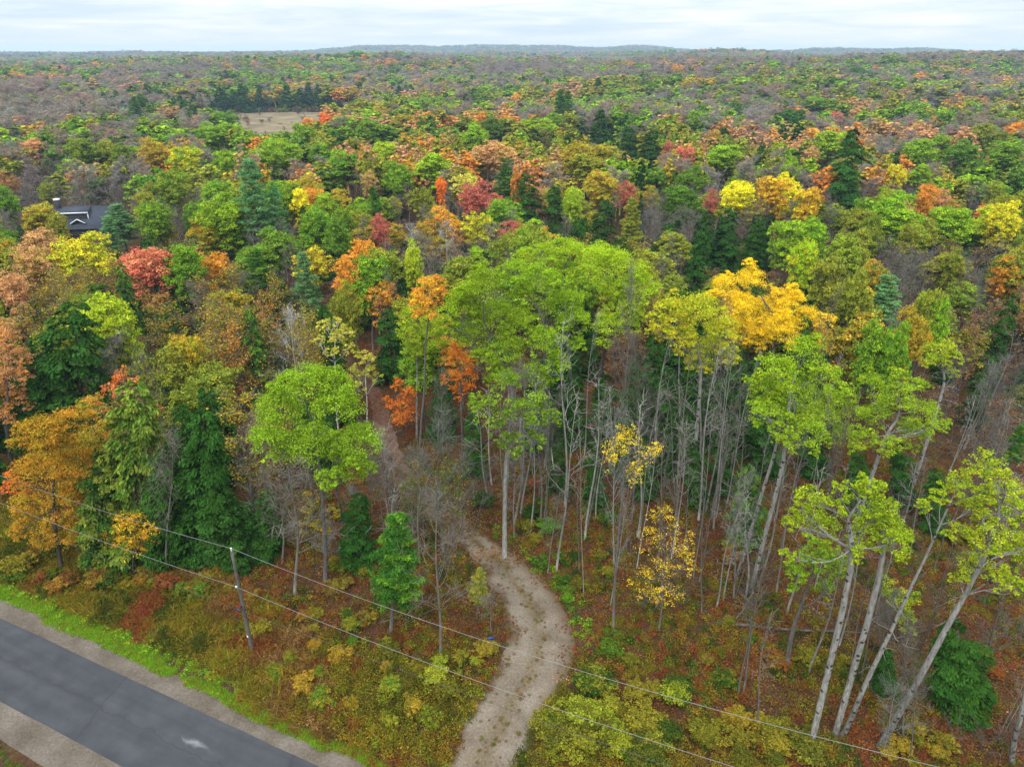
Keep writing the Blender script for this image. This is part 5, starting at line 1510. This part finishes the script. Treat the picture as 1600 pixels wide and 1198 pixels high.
# visible near ground, sampled evenly by area
X = rng.random(n_try) * 118 - 62; Y = 28 + rng.random(n_try) * 52
s_, t_ = st(X, Y)
dd = drive_dist(X, Y)
qx, qy, _ = project(np.stack([X, Y, X * 0], 1))
nA, nB, nC, nD = fbm(X / 5, Y / 5, 51), fbm(X / 2.2 + 5, Y / 2.2, 52), fbm(X / 9 + 2, Y / 9, 53), fbm(X / 3 + 7, Y / 3 + 3, 54)
edge_t = FAR_SH + .3 + 0.9 * (fbm(s_ * .35, s_ * 0 + 6, 6, 3) - .5) - .35
for q in range(n_try):
    x, y, t = X[q], Y[q], t_[q]
    if -ROAD_W - 2.4 - .8 * nB[q] < t < edge_t[q] - .1 * nB[q]: continue
    if dd[q] < -0.05 + .5 * (nB[q] - .5): continue
    if qx[q] < -90 or qx[q] > 1690: continue
    open_verge = t < 11 + 5 * (nC[q] - .5) if qx[q] < 800 else t < 13 + 4 * (nC[q] - .5)
    if not open_verge:
        dens = .55 if nA[q] > .47 else .22
        if t > 26: dens *= .6
        if rng.random() > dens: continue
    c = None
    dt = t - edge_t[q]
    if t < 0:
        c = ['tan', 'brown', 'green', 'olive'][int(rng.integers(4))] if nA[q] > .42 else 'green'
        kd = 0 if rng.random() < .6 else 4
    elif dt < 1.5 + 1.3 * (nC[q] - .4) and (qx[q] < 210 or nA[q] > .5) and qx[q] < 640:
        c = 'limegrass' if rng.random() < (.92 if qx[q] < 230 else .6) else 'yellowgreen'; kd = 4 if rng.random() < .7 else 2
    elif dt < .5 and rng.random() < .5:
        c = 'rust'; kd = 0
    elif dd[q] < 1.6 and 0 < dd[q] and 770 < qx[q] < 930 and qy[q] < 1010 and x > np.interp(y, DRVS[:, 1], DRVS[:, 0]):
        c = 'limegrass' if rng.random() < .45 else 'green'; kd = 2 if rng.random() < .6 else 4
    elif open_verge:
        r_ = rng.random()
        if qx[q] > 840:
            if nA[q] < .45: c = 'dolive' if r_ < .5 else 'dgreen' if r_ < .7 else 'olive'
            elif nA[q] < .6: c = 'olive' if r_ < .5 else 'yellowgreen' if r_ < .75 else 'mustard'
            else: c = 'mustard' if r_ < .4 else 'brown' if r_ < .7 else 'olive'
            kd = [2, 3, 3, 2, 5][int(rng.integers(5))]
            if 1060 < qx[q] < 1330 and qy[q] < 1130: c = 'brown' if r_ < .45 else 'rust' if r_ < .65 else 'tan' if r_ < .8 else 'olive'; kd = 0 if rng.random() < .6 else 2
        else:
            if nA[q] < .38: c = 'brown' if r_ < .4 else 'tan' if r_ < .65 else 'mustard' if r_ < .85 else 'rust'
            elif nA[q] < .52: c = 'olive' if r_ < .45 else 'mustard' if r_ < .8 else 'dolive'
            elif nA[q] < .60: c = 'mustard' if r_ < .4 else 'olive' if r_ < .75 else 'yellowgreen'
            else: c = 'dgreen' if r_ < .35 else 'olive' if r_ < .7 else 'dolive'
            if nD[q] > .68: c = 'red' if r_ < .35 else 'rust'
            kd = [0, 1, 2, 3, 5, 5, 1][int(rng.integers(7))]
            if 520 < qx[q] < 800 and qy[q] > 1000 and r_ < .7: c = ['olive', 'yellowgreen', 'dolive', 'mustard'][int(rng.integers(4))]; kd = 3 if rng.random() < .6 else 2
    else:
        r_ = rng.random()
        c = ('dgreen' if r_ < .2 else 'olive' if r_ < .45 else 'rust' if r_ < .62 else 'mustard' if r_ < .82 else 'red' if r_ < .88 else 'green') if nA[q] > .5 else ('brown' if r_ < .4 else 'rust' if r_ < .7 else 'olive')
        kd = [2, 3, 4, 0][int(rng.integers(4))]
    wp.append((x, y, 0)); wt.append(g_tint(c)); wa.append(g_tint(c if rng.random() < .6 else 'mustard')); wk.append(kd)
    f = (.75 + .6 * rng.random()) * (1.0 if t > 0 and dt > .8 else .6)
    if t < 0 or kd == 4: f *= .8
    ws.append((f * 1.15, f * 1.15, f * (.85 + .4 * rng.random())))
# the mown lime-green strip beside the gravel
for q in range(5200):
    ss = rng.random() * 66 - 26
    x0_, y0_ = xy(ss, 0)
    ed = FAR_SH - .05 + .9 * (float(fbm(ss * .35, 6.0, 6, 3)) - .5)
    pxs = float(project(np.array([x0_, y0_, 0.0]))[0])
    wid = 1.7 if pxs < 150 else 1.2 if pxs < 220 else .5
    if pxs > 240 and float(fbm(ss * .16, 2.0, 77)) < .45: continue
    if pxs > 430 and rng.random() < .3: continue
    x, y = xy(ss, ed + wid * (rng.random() * .75 + rng.random() * .6 - .12))
    if float(drive_dist(x, y)) < .3: continue
    wp.append((x, y, 0)); c = ('brown' if rng.random() < .5 else 'olive') if rng.random() < .16 else 'limegrass' if rng.random() < (.66 if pxs < 240 else .35) else 'yellowgreen' if rng.random() < .5 else 'green'
    wt.append(g_tint(c)); wa.append(g_tint('limegrass')); wk.append(4 if rng.random() < .6 else 0)
    f = .55 + .4 * rng.random(); ws.append((f * 1.2, f * 1.2, f * .7))
# tufts creeping into the middle and over the edges of the driveway
for q in range(520):
    k_ = int(rng.integers(2, 70)); cx_, cy__, w__ = DRVS[k_]
    side = rng.normal() * .16 * w__ if rng.random() < .45 else np.sign(rng.normal()) * w__ * (1.02 - .35 * rng.random() ** 2)
    x, y = cx_ + nm[k_, 0] * side + rng.normal() * .1, cy__ + nm[k_, 1] * side + rng.normal() * .3
    wp.append((x, y, 0)); c = ['olive', 'green', 'brown', 'dolive', 'rust', 'tan'][int(rng.integers(6))]
    wt.append(g_tint(c)); wa.append(g_tint('olive')); wk.append(4 if rng.random() < .5 else 0)
    f = .3 + .35 * rng.random(); ws.append((f, f, f * .6))
print('weeds', len(wp))
wp = np.array(wp, float)
scatter('roadside_weeds', wprotos, wp, rng.random(len(wp)) * 6.28, ws, wt, wa, np.array(wk), [M_LEAF])

# fallen leaves on the forest floor, thicker at the edges of the driveway
lp, lt, la = [], [], []
n_try = 9000
X = rng.random(n_try) * 200 - 100; Y = 34 + rng.random(n_try) ** 1.2 * 110
s_, t_ = st(X, Y); dd = drive_dist(X, Y)
nA = fbm(X / 7, Y / 7, 61); nB = fbm(X / 3, Y / 3, 62)
for q in range(n_try):
    if t_[q] < FAR_SH + 2.5: continue
    if dd[q] < 0 and (dd[q] < -.5 and Y[q] < 57 or Y[q] < 44): continue
    if dd[q] < 0 and Y[q] < 61 and rng.random() < .5: continue
    if t_[q] < 10 and rng.random() < .6: continue
    c = 'rust' if nA[q] > .45 else 'brown'
    if nB[q] > .64: c = 'red' if rng.random() < .15 else 'tan'
    lp.append((X[q], Y[q], 0.0)); lt.append(g_tint(c, .12)); la.append(g_tint('brown' if rng.random() < .5 else 'tan' if rng.random() < .5 else 'rust', .1))
lp = np.array(lp)
sz = .8 + .5 * rng.random(len(lp))
scatter('fallen_leaves', [litter_proto(1), litter_proto(2), litter_proto(3)], lp, rng.random(len(lp)) * 6.28, np.stack([sz, sz, np.ones(len(lp))], 1), lt, la, rng.integers(0, 3, len(lp)), [M_LEAF])

# ------------------------------------------------------------------ shrubs, each one its own
SHZ = [  # pixel box of feet, count, colours, height range, group phrase
    ((835, 1060, 1075, 1195), 34, ['dolive', 'olive', 'dgreen', 'dolive', 'olive', 'yellowgreen'], (1.0, 2.1), 'dense olive bushes at the foot of the driveway'),
    ((1060, 1480, 1120, 1195), 26, ['olive', 'dolive', 'mustard', 'dolive', 'olive'], (.8, 1.7), 'olive bushes along the bottom of the wood'),
    ((600, 790, 1010, 1150), 24, ['olive', 'dolive', 'dolive', 'mustard', 'yellowgreen'], (.7, 1.5), 'olive bushes on the near bank of the driveway'),
    ((395, 640, 980, 1110), 18, ['olive', 'mustard', 'green'], (.6, 1.3), 'low bushes in the rough verge by the pole'),
    ((0, 330, 840, 930), 30, ['olive', 'dgreen', 'mustard', 'green', 'rust'], (1.0, 2.4), 'bushes under the forest edge by the road'),
    ((330, 620, 880, 985), 30, ['rust', 'olive', 'brown', 'mustard', 'dgreen', 'rust', 'olive', 'red'], (.6, 1.4), 'rusty bushes under the lime aspen'),
    ((780, 900, 868, 980), 12, ['limegrass', 'green', 'dgreen'], (.5, 1.0), 'fresh green plants edging the driveway bend'),
    ((890, 1300, 860, 1080), 18, ['olive', 'dolive', 'green', 'rust', 'brown'], (.6, 1.5), 'scattered bushes in the open understory'),
    ((1130, 1600, 800, 1120), 20, ['dgreen', 'dolive', 'olive', 'rust', 'brown'], (.7, 1.8), 'scattered bushes among the leaning aspens'),
    ((690, 960, 740, 870), 16, ['dgreen', 'rust', 'olive', 'green'], (.8, 1.8), 'bushes under the big green crown group'),
]
for (x0, x1, y0, y1), n, cols, (h0, h1), grp in SHZ:
    for q in range(n):
        for _ in range(50):
            bx, by = x0 + (x1 - x0) * rng.random(), y0 + (y1 - y0) * rng.random()
            p = at_z(bx, by)
            if drive_dist(p[0], p[1]) > (.9 if 'edging' not in grp else .3) and st(p[0], p[1])[1] > FAR_SH + 2.2: break
        H = (h0 + (h1 - h0) * rng.random()) * .82
        cname = cols[int(rng.integers(len(cols)))]
        e = place('shrub', p[0], p[1], H, H * (.75 + .55 * rng.random()), PALG[cname], 'dark', None, z=0.0, acc=PALG[cols[int(rng.integers(len(cols)))]])
        ITEMS[-1]['col'] = cname; ITEMS[-1]['zone'] = grp
for (x0, x1, y0, y1), n in [((1380, 1600, 700, 900), 26), ((1000, 1200, 840, 960), 9), ((640, 760, 780, 850), 8), ((1450, 1600, 940, 1180), 9)]:
    for q in range(n):
        bx, by = x0 + (x1 - x0) * rng.random(), y0 + (y1 - y0) * rng.random()
        p = at_z(bx, by)
        if drive_dist(p[0], p[1]) < .8: continue
        H = 2.2 + 2.2 * rng.random()
        place('twigshrub', p[0], p[1], H, H * (.45 + .2 * rng.random()), 'twig', (0.11, 0.09, 0.075), None, z=0.0)

# ------------------------------------------------------------------ fallen trunks and rocks
M_LOG = plain('weathered_wood', (0.085, 0.075, 0.062), .95, 3.0, .5)


def fallen(name, pa, pb, r, label, za=.12, zb=.2, stubs=4):
    a, b = at_z(*pa, za), at_z(*pb, zb)
    g = np.random.default_rng(int(pa[0]))
    e = bpy.data.objects.new(name, None); COL.objects.link(e); e.location = a
    mb = MB()
    f = np.linspace(0, 1, 9)[:, None]
    P = (b - a) * f + np.array([0, 0, 1]) * r * .3 + np.stack([.08 * np.sin(f[:, 0] * 7), .08 * np.cos(f[:, 0] * 6), .04 * np.sin(f[:, 0] * 9)], 1)
    mb.tube(P, r * (1 - .55 * f[:, 0]), 8)
    obj('trunk', mb.mesh('trunk', [M_LOG], True), e)
    for k in range(stubs):
        m2 = MB(); p = P[2 + k % 6]
        limb(m2, p, p + np.array([g.normal() * .5, g.normal() * .5, .5 + .6 * g.random()]), r * .35, .015, g, 4, .1, 5)
        obj('branch', m2.mesh('branch', [M_LOG], True), e)
    tag(e, label, 'log')
    return e


fallen('fallen_log', (1120, 975), (1345, 990), .17, 'long dark fallen trunk lying across the understory below the leaning aspens')
fallen('fallen_log', (1150, 968), (1178, 925), .10, 'short dead stem propped at the butt of the long fallen trunk', zb=2.2)
fallen('fallen_log', (1395, 1000), (1500, 965), .09, 'thin grey fallen stem behind the rightmost leaning aspen', zb=.8)
fallen('fallen_log', (1250, 772), (1310, 738), .10, 'grey windthrown stem leaning in the dark wood above the leaning trunks', zb=2.6)
fallen('fallen_log', (655, 968), (600, 962), .07, 'bleached dead branch lying at the foot of the driveway pine', zb=.3)
fallen('fallen_log', (1420, 1165), (1395, 1130), .07, 'twisted dead limb on the ground beneath the corner aspens', zb=.5)

M_ROCK = plain('dark_rock', (0.07, 0.075, 0.085), .8, 2.2, .5, bump=.6)
for k, (px, py, r, lab) in enumerate([(245, 992, .42, 'largest dark grey rock in the roadside ditch'), (226, 1000, .26, 'grey rock on the road side of the ditch rock cluster'), (258, 986, .22, 'small dark rock behind the largest ditch rock')]):
    g = np.random.default_rng(80 + k)
    th = np.linspace(0, math.pi, 7); ph = np.arange(10) * 2 * math.pi / 10
    base = np.stack([np.sin(th)[:, None] * np.cos(ph), np.sin(th)[:, None] * np.sin(ph), np.repeat(np.cos(th)[:, None], 10, 1)], -1)
    base = base * (1 + .22 * g.normal(size=(7, 10, 1))) ; base[0] = base[0].mean(0); base[-1] = base[-1].mean(0)
    V = (base * np.array([1.25, .9, .6]) * r).reshape(-1, 3)
    i_ = np.arange(6)[:, None] * 10; j_ = np.arange(10)[None]; j2_ = (j_ + 1) % 10
    Q = np.stack([i_ + j_, i_ + 10 + j_, i_ + 10 + j2_, i_ + j2_], -1).reshape(-1, 4)
    p = at_z(px, py)
    tag(obj('rock', mesh_np('rock', V, Q, [M_ROCK]), None, (p[0], p[1], r * .3)), lab, 'rock', 'rocks in the roadside ditch')

# ------------------------------------------------------------------ utility poles and lines
M_POLE = plain('pole_wood', (0.085, 0.08, 0.07), .9, 1.6, .4)
M_CER = plain('insulator', (0.55, 0.55, 0.54), .35)
M_STEEL = plain('dark_steel', (0.05, 0.05, 0.055), .5, metal=.6)
M_TAG = plain('pale_tag', (0.75, 0.75, 0.72), .5)
PB = at_z(395, 1020)
HP = 10.85


def pole(H, loc):
    e = bpy.data.objects.new('utility_pole', None); COL.objects.link(e); e.location = loc
    e.rotation_euler = (0, 0, math.atan2(E[1], E[0]))
    m = MB(); z = np.linspace(-.2, H - .12, 8); m.tube(np.stack([z * 0, z * 0, z], 1), .17 - .06 * z / H, 8)
    obj('shaft', m.mesh('shaft', [M_POLE], True), e)
    m = MB(); m.tube([[0, 0, H - .13], [0, 0, H - .02], [0, 0, H + .06], [0, 0, H + .13], [0, 0, H + .15]], [.05, .05, .08, .07, .02], 8)
    obj('insulator', m.mesh('insulator', [M_CER], True), e)
    m = MB(); m.tube([[0, -.11, H - 3.55], [0, -.3, H - 3.5]], [.03, .03], 6); m.tube([[0, -.27, H - 3.56], [0, -.27, H - 3.42]], [.06, .06], 6)
    obj('spool_bracket', m.mesh('spool_bracket', [M_CER]), e)
    m = MB(); m.box((-.05, -.55, H - 5.68), (.05, -.1, H - 5.56)); m.box((-.35, -.62, H - 5.72), (.35, -.48, H - 5.55))
    obj('cable_bracket', m.mesh('cable_bracket', [M_STEEL]), e)
    m = MB(); m.box((-.07, -.19, 1.9), (.07, -.165, 2.1))
    obj('number_tag', m.mesh('number_tag', [M_TAG]), e)
    return e


def along(s, z, off=0.0):
    return np.array([PB[0] + E[0] * s - Nn_[0] * off, PB[1] + E[1] * s - Nn_[1] * off, z])


tag(pole(HP, PB), 'grey wooden utility pole standing in the verge beside the road', 'utility pole', 'utility poles along the road')
tag(pole(13.1, along(52, 0)), 'tall utility pole carrying the lines past the driveway mouth', 'utility pole', 'utility poles along the road')
tag(pole(11.2, along(-52, 0)), 'utility pole farther along the road beyond the ochre maples', 'utility pole', 'utility poles along the road')
M_WIRE = plain('bare_wire', (0.20, 0.20, 0.20), .7)
M_CABLE = plain('black_cable', (0.06, 0.06, 0.065), .6)


def wire(name, zs, sag, off, r, mat, label):
    e = bpy.data.objects.new(name, None); COL.objects.link(e); e.location = along(0, zs[1], off)
    for (s0, s1, z0, z1, sg) in ((-52, 0, zs[0], zs[1], sag[0]), (0, 52, zs[1], zs[2], sag[1])):
        f = np.linspace(0, 1, 40)
        P = np.stack([along(s0 + (s1 - s0) * u, z0 + (z1 - z0) * u - sg * 4 * u * (1 - u), off) for u in f]) - np.array(e.location)
        m = MB(); m.tube(P, np.full(40, r), 5, cap=False)
        obj('span', m.mesh('span', [mat], True), e)
    tag(e, label, 'power line')


wire('power_line', (11.4, HP + .1, 13.2), (1.1, 1.45), 0.0, .014, M_WIRE, 'pale overhead wire strung over the pole top, the highest of the three lines')
wire('power_line', (7.9, HP - 3.5, 9.0), (.75, 1.2), .28, .015, M_WIRE, 'pale neutral wire fixed a third of the way down the pole, the middle line')
wire('telephone_cable', (6.2, HP - 5.62, 6.7), (.35, .25), .55, .012, M_CABLE, 'thin dark cable slung from the lowest bracket of the pole')

# ------------------------------------------------------------------ civic number sign by the driveway
p = at_z(767, 1010)
e = bpy.data.objects.new('address_sign', None); COL.objects.link(e); e.location = p
e.rotation_euler = (0, 0, .25)
m = MB(); m.box((-.025, -.02, -.1), (.025, .02, 1.15)); obj('post', m.mesh('post', [M_STEEL]), e)
m = MB(); m.box((-.24, -.04, .82), (.24, -.022, 1.12)); obj('panel', m.mesh('panel', [plain('blue_sign', (0.03, 0.07, 0.30), .4)]), e)
tag(e, 'small blue address sign on a post beside the gravel driveway', 'sign')

# ------------------------------------------------------------------ house among the trees
M_ROOF = plain('slate_shingles', (0.035, 0.042, 0.06), .85, 1.5, .3)
M_SIDING = plain('dark_siding', (0.05, 0.052, 0.06), .8)
M_TRIM = plain('white_trim', (0.75, 0.76, 0.78), .5)
M_CHIM = plain('chimney_brick', (0.035, 0.038, 0.05), .9, 4, .3)
M_PANE = plain('window_glass', (0.02, 0.025, 0.03), .1, spec=.6)
hp = at_z(134, 322, 7.6)
hs = bpy.data.objects.new('house', None); COL.objects.link(hs); hs.location = (hp[0], hp[1], 0)
hs.rotation_euler = (0, 0, R(10)); hs.scale = (.92, .92, 1)
HX, HYF, HYB, ZE, ZR = 9.0, 6.5, 6.0, 3.0, 7.6
m = MB()
m.box((-HX + .4, -HYF + .6, -.2), (HX - .4, HYB - .6, ZE))
m.add([[-HX + .4, -HYF + .6, ZE], [-HX + .4, HYB - .6, ZE], [-HX + .4, 0, ZR - .35], [-HX + .4, 0, ZR - .35]], [[0, 2, 1, 1]] if False else [[0, 1, 2, 3]])
m.add([[HX - .4, -HYF + .6, ZE], [HX - .4, HYB - .6, ZE], [HX - .4, 0, ZR - .35], [HX - .4, 0, ZR - .35]], [[0, 1, 2, 3]])
obj('wall', m.mesh('wall', [M_SIDING]), hs)


def slab(mb, pts, th):
    pts = np.asarray(pts, float)
    V = np.concatenate([pts, pts - np.array([0, 0, th])])
    mb.add(V, [[0, 1, 2, 3], [7, 6, 5, 4], [0, 4, 5, 1], [1, 5, 6, 2], [2, 6, 7, 3], [3, 7, 4, 0]])


m = MB()
slab(m, [[-HX, -HYF, ZE - .25], [HX, -HYF, ZE - .25], [HX, -.02, ZR], [-HX, -.02, ZR]], .18)
slab(m, [[-HX, .02, ZR], [HX, .02, ZR], [HX, HYB, ZE - .25], [-HX, HYB, ZE - .25]], .18)
rf = obj('roof', m.mesh('roof', [M_ROOF]), hs)
m = MB(); m.box((-HX, -HYF - .08, ZE - .5), (HX, -HYF - .01, ZE - .2)); obj('eave_trim', m.mesh('eave_trim', [M_SIDING]), hs)
m = MB(); m.box((-8.0, -.55, ZR - 1.4), (-6.9, .55, ZR + 1.75)); ch = obj('chimney', m.mesh('chimney', [M_CHIM]), hs)
m = MB(); m.box((-8.15, -.7, ZR + 1.76), (-6.75, .7, ZR + 2.2)); obj('cap', m.mesh('cap', [M_TRIM]), ch)
zr = lambda y: ZR + (ZR - ZE + .25) / HYF * y
D0, D1, DY = -6.2, 1.6, -4.0
m = MB(); m.box((D0 + .25, DY + .35, zr(DY) - .3), (D1 - .25, DY + .5, ZR - 1.18))
for xx in (D0 + .25, D1 - .4):
    m.add([[xx, DY + .5, zr(DY + .5) - .2], [xx, -1.2, zr(-1.2) - .1], [xx, -1.2, ZR - .75], [xx, DY + .5, ZR - 1.2], [xx + .15, DY + .5, zr(DY + .5) - .2], [xx + .15, -1.2, zr(-1.2) - .1], [xx + .15, -1.2, ZR - .75], [xx + .15, DY + .5, ZR - 1.2]],
          [[0, 3, 2, 1], [4, 5, 6, 7], [0, 4, 7, 3], [3, 7, 6, 2]])
dm = obj('dormer', m.mesh('dormer', [M_SIDING]), hs)
m = MB(); slab(m, [[D0, DY - .1, ZR - .98], [D1, DY - .1, ZR - .98], [D1, -.03, ZR + .09], [D0, -.03, ZR + .09]], .12); obj('dormer_roof', m.mesh('dormer_roof', [M_ROOF]), dm)
m = MB(); m.box((D0 - .05, DY - .2, ZR - 1.28), (D1 + .05, DY - .12, ZR - .94)); obj('fascia', m.mesh('fascia', [M_TRIM]), dm)
m = MB(); m.box((D1 - .42, DY + .22, zr(DY) - .1), (D1 - .12, DY + .34, ZR - 1.3)); obj('corner_board', m.mesh('corner_board', [M_TRIM]), dm)
# small gable over the entrance, white barge boards
GXc, GW, GY0 = -1.2, 2.1, -5.6
zg = zr(DY) + .55
m = MB()
slab(m, [[GXc - GW, GY0, zg - 1.15], [GXc, GY0, zg], [GXc, DY + .3, zg], [GXc - GW, DY + .3, zg - 1.15]], .1)
slab(m, [[GXc, GY0, zg], [GXc + GW, GY0, zg - 1.15], [GXc + GW, DY + .3, zg - 1.15], [GXc, DY + .3, zg]], .1)
gb = obj('gable', m.mesh('gable', [M_ROOF]), hs)
for sx in (-1, 1):
    m = MB()
    a = np.array([GXc, GY0 - .03, zg + .05]); b = np.array([GXc + sx * GW, GY0 - .03, zg - 1.1])
    m.add([a, b, b - [0, 0, .28], a - [0, 0, .28], a + [0, -.06, 0], b + [0, -.06, 0], b + [0, -.06, -.28], a + [0, -.06, -.28]], [[0, 1, 2, 3], [7, 6, 5, 4], [0, 4, 5, 1], [2, 6, 7, 3], [1, 5, 6, 2], [0, 3, 7, 4]])
    obj('barge_board', m.mesh('barge_board', [M_TRIM]), gb)
for xx in (-6.0, 3.6, 6.6):
    m = MB(); m.box((xx - .65, -HYF + .52, 1.0), (xx + .65, -HYF + .59, 2.3)); w = obj('window', m.mesh('window', [M_TRIM]), hs)
    m = MB(); m.box((xx - .52, -HYF + .49, 1.12), (xx + .52, -HYF + .515, 2.18)); obj('pane', m.mesh('pane', [M_PANE]), w)
tag(hs, 'house with a dark slate roof, white trim and a chimney, half hidden by trees', 'house')

# ------------------------------------------------------------------ labels: what each tree looks like and what it stands by
from collections import defaultdict
GCOL = {k: w for k, w in dict(limegrass='bright lime', olive='olive', mustard='mustard-yellow', brown='brown', tan='tan', dgreen='dark green', green='green', rust='rust-coloured', red='dark red', yellowgreen='yellow-green', dolive='dark olive').items()}
MK = [(px, py, t) for px, py, t in MARKS]
prop = []
for it in ITEMS:
    o = it['o']; it['auto'] = it['label'] is None
    if it['auto']:
        name, phrase = KIND_INFO[it['kind']]
        if it['kind'] in ('bare', 'bareleaf', 'sapling', 'twigshrub'):
            cw = {'bareleaf': WORD.get(it['col'], '')}.get(it['kind'], {'paletwig': 'pale', 'mauve': 'mauve-grey'}.get(it['col'], 'grey'))
        else:
            cw = GCOL[it['col']] if it['kind'] == 'shrub' else WORD[it['col']]
        it['cw'], it['phrase'] = cw, phrase
        it['near'] = sorted(MK, key=lambda q: math.hypot(q[0] - it['px'], (q[1] - it['py']) * 1.4))[:3]


def relation(it, m):
    dx, dy = it['px'] - m[0], it['py'] - m[1]
    d = math.hypot(dx, dy)
    if d < 14: return 'close by'
    if abs(dx) > abs(dy) * 1.6: r = 'right of' if dx > 0 else 'left of'
    elif dy < 0: r = 'behind' if abs(dx) < 18 else ('behind and right of' if dx > 0 else 'behind and left of')
    else: r = 'in front of' if abs(dx) < 18 else ('in front and right of' if dx > 0 else 'in front and left of')
    return ('just ' if d < 45 else '') + r


def size_word(it):
    h = it['H']
    if it['kind'] == 'shrub' or it['kind'] == 'twigshrub': return 'low' if h < 1.1 else 'tall' if h > 1.7 else 'rounded'
    if it['kind'] == 'sapling': return ''
    if h < 9: return 'low'
    if it['R'] > 4.3: return 'broad'
    if it['R'] / h < .15: return 'slender'
    return ''


used = defaultdict(list)
for it in ITEMS:
    if not it['auto']:
        used[it['label']].append(it)
pend = [it for it in ITEMS if it['auto']]
for it in pend:
    m = it['near'][0]
    it['base'] = ' '.join(f"{size_word(it)} {it['cw']} {it['phrase']} {relation(it, m)} {m[2]}".split())
groups = defaultdict(list)
for it in pend: groups[it['base']].append(it)
ORD = ['nearest'] + [w + ' nearest' for w in 'second third fourth fifth sixth seventh eighth ninth tenth eleventh twelfth thirteenth fourteenth fifteenth sixteenth seventeenth eighteenth nineteenth twentieth twenty-first twenty-second twenty-third twenty-fourth twenty-fifth twenty-sixth twenty-seventh'.split()]
for b, ls in groups.items():
    if len(ls) == 1:
        ls[0]['label'] = b
    else:
        ls.sort(key=lambda q: q['dz'])
        n = len(ls)
        for k, it in enumerate(ls):
            if k == n - 1: w_ = 'farthest'
            elif k < len(ORD): w_ = ORD[k]
            else: w_ = None
            it['label'] = f"{w_} {b}" if w_ else f"{b}, deep in the stand"
for it in ITEMS:
    o = it['o']
    grp = it.get('zone') or it['group']
    if grp is None and it['auto']:
        grp = {'bare': 'leafless trees of the wood', 'bareleaf': 'half-bare trees of the wood', 'sapling': 'slim bare stems of the understory', 'twigshrub': 'twiggy bare shrubs'}.get(it['kind'])
        if grp is None: grp = f"{it['cw']} {it['phrase']}s in the wood"
    if len(it['label'].split()) > 16: print('LONG', it['label'])
    tag(o, ' '.join(it['label'].split()[:16]), it['cat'], grp)
